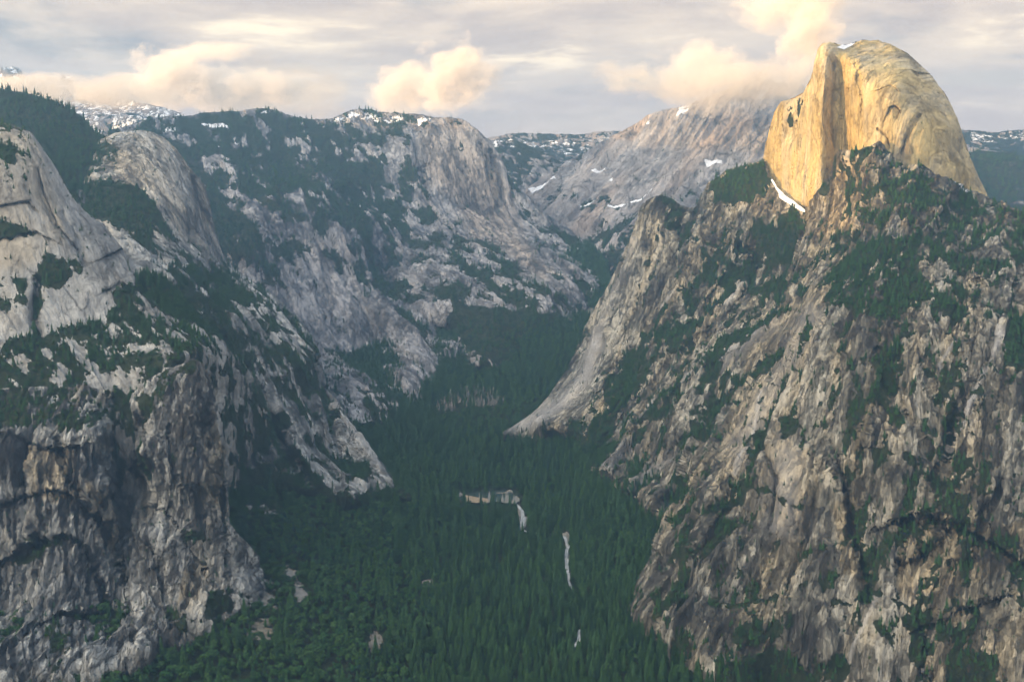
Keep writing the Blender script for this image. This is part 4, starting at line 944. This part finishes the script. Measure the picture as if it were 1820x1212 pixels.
def ribbon(cl, k=1.0, dy=0.0):
    a, b = [], []
    for i, (x, y, w) in enumerate(cl):
        x0, y0, _ = cl[max(0, i - 1)]; x1, y1, _ = cl[min(len(cl) - 1, i + 1)]
        L = math.hypot(x1 - x0, y1 - y0)
        nx, ny = -(y1 - y0) / L, (x1 - x0) / L
        a.append((x + nx * w * k / 2, y + dy + ny * w * k / 4)); b.append((x - nx * w * k / 2, y + dy - ny * w * k / 4))
    return a + b[::-1]


draped('river', ribbon(RIVER), M_rapid, 3, 120)
draped('river', ribbon(BEND), M_rapid, 3, 30)


# ------------------------------------------------------------------ trees
def leaf_material(name, a, b, c):
    m = bpy.data.materials.new(name); m.use_nodes = True
    N = NT(m.node_tree)
    bs = m.node_tree.nodes['Principled BSDF']
    bs.inputs['Roughness'].default_value = 0.8
    bs.inputs['Specular IOR Level'].default_value = 0.1
    oi = N.node('ShaderNodeObjectInfo')
    geo = N.node('ShaderNodeNewGeometry')
    big = N.noise(oi.outputs['Location'], 1 / 240.0, 3, 0.6)
    f = N.math('ADD', N.math('MULTIPLY', oi.outputs['Random'], 0.85), N.math('MULTIPLY', N.math('SUBTRACT', big, 0.3), 0.9))
    col_ = N.mix(N.mapr(f, 0.1, 0.9), a, b)
    fl = N.noise(geo.outputs['Position'], 0.5, 2)
    col_ = N.mix(N.mapr(fl, 0.4, 0.7, 0.0, 0.5), col_, c)
    N.put(bs.inputs['Base Color'], col_)
    return m


M_conif = leaf_material('conifer_needles', (0.006, 0.030, 0.014), (0.030, 0.080, 0.029), (0.064, 0.105, 0.030))
M_leaf = leaf_material('oak_leaves', (0.014, 0.056, 0.018), (0.038, 0.085, 0.026), (0.052, 0.092, 0.028))
M_bark = plain('bark', (0.07, 0.052, 0.04), 0.9)
M_dead = plain('dead_wood', (0.40, 0.36, 0.36), 0.9)


def conifer_mesh(seed, tiers=9, seg=9, width=0.19):
    r = random.Random(seed)
    V, Fc = [], []
    for k in range(tiers):
        t = k / tiers
        z0 = 0.10 + 0.86 * t
        rad = width * (1 - t) ** 0.85 * r.uniform(0.8, 1.15) + 0.012
        h = 0.20 * (1 - 0.5 * t)
        ox, oy = r.uniform(-.012, .012), r.uniform(-.012, .012)
        apex = len(V); V.append((ox, oy, min(1.0, z0 + h)))
        ph = r.uniform(0, 6.28)
        ring = []
        for i in range(seg * 2):
            a = ph + math.pi * i / seg
            rr = rad * (r.uniform(0.85, 1.2) if i % 2 == 0 else r.uniform(0.35, 0.6))
            zz = z0 - (0.035 if i % 2 == 0 else -0.015) + r.uniform(-.012, .012)
            V.append((ox + rr * math.cos(a), oy + rr * math.sin(a), zz)); ring.append(len(V) - 1)
        for i in range(len(ring)):
            Fc.append((apex, ring[i], ring[(i + 1) % len(ring)]))
    me = bpy.data.meshes.new('crown')
    me.from_pydata(V, [], Fc); me.update(); me.materials.append(M_conif)
    return me


def trunk_mesh(h=0.3, r0=0.014, mat=None):
    V, Fc = [], []
    for k, (z, rr) in enumerate(((0, r0 * 1.3), (h * 0.3, r0), (h, r0 * 0.7))):
        for i in range(6):
            a = i * math.pi / 3
            V.append((rr * math.cos(a), rr * math.sin(a), z - (0.03 if k == 0 else 0)))
    for k in range(2):
        for i in range(6):
            j = (i + 1) % 6
            Fc.append((k * 6 + i, k * 6 + j, k * 6 + 6 + j, k * 6 + 6 + i))
    me = bpy.data.meshes.new('trunk')
    me.from_pydata(V, [], Fc); me.update(); me.materials.append(mat or M_bark)
    return me


def leafy_mesh(seed, n=150):
    r = random.Random(seed)
    V, Fc = [], []
    lobes = [(r.uniform(-.18, .18), r.uniform(-.18, .18), r.uniform(0.45, 0.75), r.uniform(0.18, 0.27)) for _ in range(6)]
    for i in range(n):
        lx, ly, lz, lr = r.choice(lobes)
        v = Vector((r.gauss(0, 1), r.gauss(0, 1), r.gauss(0.2, 1))).normalized() * lr * r.uniform(0.75, 1.05)
        c = Vector((lx, ly, lz)) + v
        nrm = (v.normalized() + Vector((r.uniform(-.5, .5), r.uniform(-.5, .5), r.uniform(-.2, .6)))).normalized()
        u = nrm.orthogonal().normalized(); w = nrm.cross(u)
        s = r.uniform(0.05, 0.10); a0 = r.uniform(0, 6.28)
        k0 = len(V)
        for q in range(4):
            a = a0 + q * 1.5708
            V.append(tuple(c + (u * math.cos(a) + w * math.sin(a)) * s * r.uniform(0.7, 1.2)))
        Fc.append((k0, k0 + 1, k0 + 2, k0 + 3))
    me = bpy.data.meshes.new('crown')
    me.from_pydata(V, [], Fc); me.update(); me.materials.append(M_leaf)
    return me


def bare_mesh(seed):
    r = random.Random(seed)
    V, Fc = [], []
    def stick(p, q, a, b):
        d = (q - p).normalized(); u = d.orthogonal().normalized(); w = d.cross(u)
        k0 = len(V)
        for c, rr in ((p, a), (q, b)):
            for i in range(3):
                an = i * 2.094
                V.append(tuple(c + (u * math.cos(an) + w * math.sin(an)) * rr))
        for i in range(3):
            j = (i + 1) % 3
            Fc.append((k0 + i, k0 + j, k0 + 3 + j, k0 + 3 + i))
    stick(Vector((0, 0, -0.02)), Vector((0, 0, 1)), 0.02, 0.005)
    for i in range(26):
        z = 0.25 + 0.7 * i / 26
        a = r.uniform(0, 6.28); L = 0.16 * (1.1 - z) + 0.03
        stick(Vector((0, 0, z)), Vector((L * math.cos(a), L * math.sin(a), z + r.uniform(-.02, .06))), 0.008, 0.003)
    me = bpy.data.meshes.new('trunk')
    me.from_pydata(V, [], Fc); me.update(); me.materials.append(M_dead)
    return me


# scatter over the terrain
TR = []     # x, y, z, height, kind (0 conifer, 1 broadleaf), photo x, photo y
rs = np.random.default_rng(11)
for L in LAYERS:
    if L['tree_d'] <= 0:
        continue
    p = L['pos']; c = L['cov']
    d1 = p[:-1, 1:] - p[:-1, :-1]; d2 = p[1:, :-1] - p[:-1, :-1]
    area = np.abs(d1[..., 0] * d2[..., 1] - d1[..., 1] * d2[..., 0])
    full = np.linalg.norm(np.cross(d1, d2), axis=-1)
    cc = 0.25 * (c[:-1, :-1] + c[1:, :-1] + c[:-1, 1:] + c[1:, 1:])
    lam = np.minimum(area + 0.12 * full, full) * L['tree_d'] * (cc ** 1.5 + 0.05)
    lam = lam * (L['sn'][:-1, :-1] < 0.6)
    # never plant on vertical rock
    n = rs.poisson(np.minimum(lam, 4))
    ii, jj = np.nonzero(n)
    rep = n[ii, jj]
    ii = np.repeat(ii, rep); jj = np.repeat(jj, rep)
    u = rs.random(len(ii))[:, None]; v = rs.random(len(ii))[:, None]
    pt = p[ii, jj] + u * d1[ii, jj] + v * d2[ii, jj]
    qx = L['qx'][ii, jj] + u[:, 0] * 1.5; qy = L['qy'][ii, jj] + v[:, 0] * 1.5
    patch = fbm(pt[:, 0] / 160.0, pt[:, 1] / 160.0, pt[:, 2] / 160.0 + 4, 3)
    lea = rs.random(len(ii)) < np.clip(L['leafy'] + 0.55 * patch, 0.02, 0.95)
    h = L['tree_h'] * np.minimum(np.exp(rs.normal(0, 0.34, len(ii))), 1.55) * (0.55 + 0.45 * cc[ii, jj])
    if L['name'] == 'valley_floor':
        # oaks hug the northern talus slope, tall firs fill the middle
        w = smooth(900, 560, qx) * smooth(760, 860, qy)
        lea = rs.random(len(ii)) < np.clip(0.12 + 0.75 * w + 0.5 * patch * 0.6, 0.03, 0.92)
        keep = (qy < 1300) & (qx > -120) & (qx < 1500)
    else:
        keep = (qy < 1300) & (qx > -140) & (qx < 1960)
    if L['name'] == 'valley_floor':
        glade = in_poly(qx, qy, [(760, 742), (800, 722), (900, 722), (1000, 700), (1030, 740), (960, 760), (860, 775), (780, 765)])
        lea |= glade & (rs.random(len(ii)) < 0.8)
        h = np.where(glade, h * 0.75, h)
    h = h * np.where(qy < 660, 0.78, 1.0) if L['name'] == 'valley_floor' else h
    h = np.where(lea, h * 0.5, h)
    A = np.stack([pt[:, 0], pt[:, 1], pt[:, 2], h, lea.astype(float), qx, qy], -1)[keep]
    TR.append(A)
TR = np.concatenate(TR)
# leave the water and the burnt patch open
wx, wy = TR[:, 5], TR[:, 6]
near_w = in_poly(wx, wy, [(806, 870), (925, 872), (932, 892), (922, 912), (818, 914)])
for dy in (0, 6, 12):
    for cl in (RIVER, BEND):
        near_w |= in_poly(wx, wy, ribbon([(x, y, w * 1.1 + 2) for x, y, w in cl], 1.0, dy))
near_w &= rs.random(len(TR)) < 0.9
burn = in_poly(wx, wy, [(790, 700), (830, 688), (890, 700), (905, 715), (880, 728), (820, 728), (790, 740), (770, 730)])
TR = TR[~near_w & ~(burn & (rs.random(len(TR)) < 0.75))]
print('trees', len(TR))

# a coarse depth picture of the land, only to know which trees stand in view
zb = np.full((640, 960), 1e9)
for L in LAYERS:
    bxi = np.clip((L['qx'][:-1, :-1] / 2).astype(int), -1, 959); byi = np.clip((L['qy'][:-1, :-1] / 2).astype(int), -1, 639)
    ok = (L['qx'][:-1, :-1] >= 0) & (L['qy'][:-1, :-1] >= 0) & (L['qx'][:-1, :-1] < 1918) & (L['qy'][:-1, :-1] < 1278)
    np.minimum.at(zb, (byi[ok], bxi[ok]), L['pos'][:-1, :-1, 1][ok])
inframe = (TR[:, 5] > 8) & (TR[:, 5] < 1812) & (TR[:, 6] > 30) & (TR[:, 6] < 1206)
vis = np.zeros(len(TR), bool)
vis[inframe] = TR[inframe, 1] < zb[(TR[inframe, 6] / 2).astype(int), (TR[inframe, 5] / 2).astype(int)] + 60
size = TR[:, 3] / TR[:, 1] * F

conifer_protos = [(conifer_mesh(s, 9 + s % 3, 8, 0.15 + 0.02 * (s % 3)), trunk_mesh(0.3)) for s in range(6)]
leafy_protos = [(leafy_mesh(20 + s), trunk_mesh(0.5, 0.03)) for s in range(5)]

def tree_words(row, kind, pix):
    """what it looks like and what it stands beside, from where it stands"""
    x, y, z, h = row[:4]
    px, py = row[5], row[6]
    big = 'very tall ' if h > 46 else ('tall ' if h > 34 else ('slender ' if h > 25 else 'small '))
    if kind:
        big = 'wide ' if h > 26 else ('rounded ' if h > 18 else 'small ')
    what = big + ('dark green conifer' if kind == 0 else 'leafy green broadleaf tree')
    if z < -760 and 60 < px < 1400 and py > 820:
        if py > 1125:
            where = 'low in the valley forest, ' + ('under the left cliff' if px < 430 else 'left of the middle' if px < 720 else 'in the middle' if px < 980 else 'towards the right wall')
        elif px < 560:
            where = 'on the wooded slope below the left cliff'
        elif px > 1080:
            where = 'at the foot of the brown right wall'
        elif 880 < px < 1060:
            where = 'beside the pale river in the valley'
        else:
            where = 'between the left slope and the river'
        g = 'valley floor'
    elif px < 800:
        if py > 930:
            where = 'on the stained cliff face at left'
        elif px < 240:
            where = 'on the shelf above the stained left cliff'
        else:
            where = 'above the rock pillar at left'
        g = 'left heights'
    else:
        where = 'on a ledge of the brown right wall' if py > 560 else 'on the shoulder below the sunlit dome'
        g = 'right wall'
    return what + ' ' + where, ('conifers' if kind == 0 else 'broadleaf trees') + ' of the ' + g


def place_tree(row, kind, k):
    x, y, z, h = row[:4]
    cm, tm = (conifer_protos if kind == 0 else leafy_protos)[k % (6 if kind == 0 else 5)]
    name = 'conifer_tree' if kind == 0 else 'broadleaf_tree'
    e = bpy.data.objects.new(name, None)
    e.location = (x, y, z - 0.4); e.scale = (h * rs.uniform(0.85, 1.2), h * rs.uniform(0.85, 1.2), h)
    e.rotation_euler = (0, 0, rs.uniform(0, 6.28))
    e.empty_display_size = 0.3
    col.objects.link(e)
    lab, grp = tree_words(row, kind, 0)
    e['label'] = lab; e['category'] = 'tree'; e['group'] = grp
    for nm, mm in (('crown', cm), ('trunk', tm)):
        o = bpy.data.objects.new(nm, mm)
        o.parent = e
        col.objects.link(o)


taken = np.zeros(len(TR), bool)
for kind in (0, 1):
    cand = np.nonzero(vis & (TR[:, 4] == kind))[0]
    cand = cand[np.argsort(-size[cand])][:300]
    for k, i in enumerate(cand):
        place_tree(TR[i], kind, k)
    taken[cand] = True


def stuff_forest(name, label, cat, rows, protos):
    """everything past the first 300 of a kind: instances on a cloud of points"""
    pc = bpy.data.collections.new(name + '_kinds')
    objs = []
    for k, (cm, tm) in enumerate(protos):
        me = cm.copy()
        if tm is not None:
            import bmesh
            bm = bmesh.new(); bm.from_mesh(cm); n0 = len(bm.faces)
            bm.from_mesh(tm)
            bm.faces.ensure_lookup_table()
            for f in bm.faces[n0:]:
                f.material_index = 1
            bm.to_mesh(me); bm.free()
            me.materials.append(tm.materials[0])
        o = bpy.data.objects.new('%s_%d' % (name, k), me)
        pc.objects.link(o); objs.append(o)
    n = len(rows)
    me = bpy.data.meshes.new(name)
    me.vertices.add(n)
    co = rows[:, :3].copy(); co[:, 2] -= 0.4
    me.vertices.foreach_set('co', co.astype(np.float32).ravel())
    sc = np.stack([rows[:, 3] * rs.uniform(0.85, 1.2, n), rows[:, 3] * rs.uniform(0.85, 1.2, n), rows[:, 3]], -1)
    a = me.attributes.new('sc', 'FLOAT_VECTOR', 'POINT'); a.data.foreach_set('vector', sc.astype(np.float32).ravel())
    a = me.attributes.new('yaw', 'FLOAT', 'POINT'); a.data.foreach_set('value', rs.uniform(0, 6.28, n).astype(np.float32))
    a = me.attributes.new('pick', 'INT', 'POINT'); a.data.foreach_set('value', rs.integers(0, len(protos), n).astype(np.int32))
    ob = bpy.data.objects.new(name, me)
    col.objects.link(ob)
    ob['kind'] = 'stuff'; ob['label'] = label; ob['category'] = cat
    ng = bpy.data.node_groups.new(name, 'GeometryNodeTree')
    ng.interface.new_socket('Geometry', in_out='INPUT', socket_type='NodeSocketGeometry')
    ng.interface.new_socket('Geometry', in_out='OUTPUT', socket_type='NodeSocketGeometry')
    gi = ng.nodes.new('NodeGroupInput'); go = ng.nodes.new('NodeGroupOutput')
    iop = ng.nodes.new('GeometryNodeInstanceOnPoints')
    ci = ng.nodes.new('GeometryNodeCollectionInfo')
    ci.inputs[0].default_value = pc
    ci.inputs['Separate Children'].default_value = True
    ci.inputs['Reset Children'].default_value = True
    m2p = ng.nodes.new('GeometryNodeMeshToPoints')

    def na(nm, t):
        x = ng.nodes.new('GeometryNodeInputNamedAttribute'); x.data_type = t
        x.inputs['Name'].default_value = nm
        return x.outputs[0]
    L = ng.links.new
    cmb = ng.nodes.new('ShaderNodeCombineXYZ')
    L(na('yaw', 'FLOAT'), cmb.inputs[2])
    e2r = ng.nodes.new('FunctionNodeEulerToRotation')
    L(cmb.outputs[0], e2r.inputs[0])
    L(gi.outputs[0], m2p.inputs[0])
    L(m2p.outputs[0], iop.inputs['Points'])
    L(ci.outputs[0], iop.inputs['Instance'])
    iop.inputs['Pick Instance'].default_value = True
    L(na('pick', 'INT'), iop.inputs['Instance Index'])
    L(e2r.outputs[0], iop.inputs['Rotation'])
    L(na('sc', 'FLOAT_VECTOR'), iop.inputs['Scale'])
    L(iop.outputs[0], go.inputs[0])
    md = ob.modifiers.new('scatter', 'NODES'); md.node_group = ng
    return ob


rest = TR[~taken]
stuff_forest('conifer_forest', 'dark green conifer forest filling the valley and the mountain slopes', 'forest', rest[rest[:, 4] == 0], conifer_protos)
stuff_forest('broadleaf_woodland', 'lighter green round crowned trees and scrub mixed through the forest and ledges', 'woodland', rest[rest[:, 4] == 1], leafy_protos)

# the grey leafless stand beyond the lake
bare = [bare_mesh(s) for s in range(4)]
poly = [(790, 702), (830, 690), (885, 700), (900, 715), (880, 726), (820, 726), (790, 738), (775, 730)]
made = 0
while made < 110:
    x = random.Random(made * 7 + 1).uniform(772, 902); y = rs.uniform(688, 738); x = rs.uniform(772, 902)
    if not in_poly(np.array([x]), np.array([y]), poly)[0]:
        continue
    z = float(floor_z(np.array([x]), np.array([y]))[0]); a, dz = px_dir(x, y)
    D = z / float(dz)
    o = bpy.data.objects.new('bare_tree', bare[made % 4])
    o.location = (float(a) * D, D, z); h = rs.uniform(20, 32); o.scale = (h * 1.3, h * 1.3, h); o.rotation_euler = (0, 0, rs.uniform(0, 6.28))
    o['label'] = 'grey leafless dead tree in the pale stand beyond the lake'; o['category'] = 'tree'; o['group'] = 'grey leafless trees beyond the lake'
    col.objects.link(o)
    made += 1

# ------------------------------------------------------------------ the air
def haze():
    x0, x1, y0, y1, z0, z1 = -10200, 7200, -7000, 13200, -1121, 1090
    V = [(x0, y0, z0), (x1, y0, z0), (x1, y1, z0), (x0, y1, z0), (x0, y0, z1), (x1, y0, z1), (x1, y1, z1), (x0, y1, z1)]
    Fc = [(3, 2, 1, 0), (4, 5, 6, 7), (0, 1, 5, 4), (1, 2, 6, 5), (2, 3, 7, 6), (3, 0, 4, 7)]
    m = bpy.data.materials.new('haze'); m.use_nodes = True
    nt = m.node_tree; nt.nodes.clear()
    out = nt.nodes.new('ShaderNodeOutputMaterial')
    v = nt.nodes.new('ShaderNodeVolumePrincipled')
    v.inputs['Color'].default_value = (0.36, 0.64, 1.0, 1)
    v.inputs['Density'].default_value = HAZE_DENSITY
    v.inputs['Anisotropy'].default_value = 0.35
    nt.links.new(v.outputs[0], out.inputs['Volume'])
    o = mesh_obj('haze', V, Fc, m)
    o['kind'] = 'stuff'; o['label'] = 'thin blue evening haze filling the valley air'; o['category'] = 'haze'


HAZE_DENSITY = 0.000043
haze()


def cloud(x, y, z, rx, ry, rz, dens, label, scale, seed):
    V, Fc = [], []
    n, k = 24, 14
    for j in range(k + 1):
        th = math.pi * j / k
        for i in range(n):
            a = 2 * math.pi * i / n
            V.append((rx * math.sin(th) * math.cos(a), ry * math.sin(th) * math.sin(a), rz * math.cos(th)))
    for j in range(k):
        for i in range(n):
            Fc.append((j * n + i, (j + 1) * n + i, (j + 1) * n + (i + 1) % n, j * n + (i + 1) % n))
    m = bpy.data.materials.new('cloud'); m.use_nodes = True
    m.node_tree.nodes.clear()
    N = NT(m.node_tree)
    out = N.node('ShaderNodeOutputMaterial')
    v = N.node('ShaderNodeVolumePrincipled')
    v.inputs['Color'].default_value = (0.98, 0.90, 0.78, 1)
    v.inputs['Anisotropy'].default_value = 0.0
    tc = N.node('ShaderNodeTexCoord')
    p = tc.outputs['Object']
    r = N.vmath('LENGTH', N.vmath('MULTIPLY', p, (1 / rx, 1 / ry, 1 / rz)))
    nn = N.noise(N.vmath('ADD', N.vmath('MULTIPLY', p, (1, 1, 1.6)), (seed, 0, 0)), scale, 7.0, 0.64)
    f = N.math('SUBTRACT', N.math('MULTIPLY', nn, 2.3), N.math('MULTIPLY', r, 1.0))
    f = N.mapr(f, 0.30, 1.0, 0.0, dens)
    N.put(v.inputs['Density'], f)
    N.l.new(v.outputs[0], out.inputs['Volume'])
    o = mesh_obj('cloud', V, Fc, m)
    o.location = (x, y, z)
    o['label'] = label; o['category'] = 'cloud'


cloud(1400, 7300, 545, 1050, 380, 220, 0.0055, 'thin warm cloud wrapped round the high ridge left of the sunlit dome', 1 / 300.0, 3.0)
cloud(-3900, 9300, 600, 1700, 380, 190, 0.007, 'pale mist bank lying before the snowy peak at far left', 1 / 500.0, 900.0)
def cloud_at(px, py, Y, wx, wz, dens, label, scale, seed):
    a, dz = px_dir(px, py)
    cloud(float(a) * Y, Y, float(dz) * Y, wx / F * Y, wx / F * Y * 0.7, wz / F * Y, dens, label, scale, seed)
cloud_at(305, 140, 15000, 105, 68, 0.008, 'golden cumulus cloud glowing low over the left ridge', 1 / 420.0, 40.0)
cloud_at(430, 162, 15500, 170, 46, 0.007, 'soft golden cloud bank trailing right of the brightest left cloud', 1 / 500.0, 75.0)
cloud_at(365, 95, 16000, 120, 22, 0.003, 'thin cream cloud streak above the golden cloud at left', 1 / 400.0, 115.0)
cloud_at(815, 135, 15000, 90, 80, 0.009, 'tall golden cumulus cloud above the central mountain', 1 / 420.0, 140.0)
cloud_at(725, 155, 15500, 90, 62, 0.007, 'cream cumulus cloud left of the tall central one', 1 / 420.0, 190.0)
cloud_at(1440, 60, 14500, 62, 105, 0.009, 'cream cloud plume rising behind the shoulder of the sunlit dome', 1 / 420.0, 240.0)
cloud_at(1420, 5, 15000, 130, 60, 0.004, 'broad cream cloud top spreading above the sunlit dome', 1 / 500.0, 290.0)
cloud_at(1250, 118, 15000, 90, 60, 0.005, 'pale cumulus cloud behind the high cloudy ridge', 1 / 420.0, 340.0)
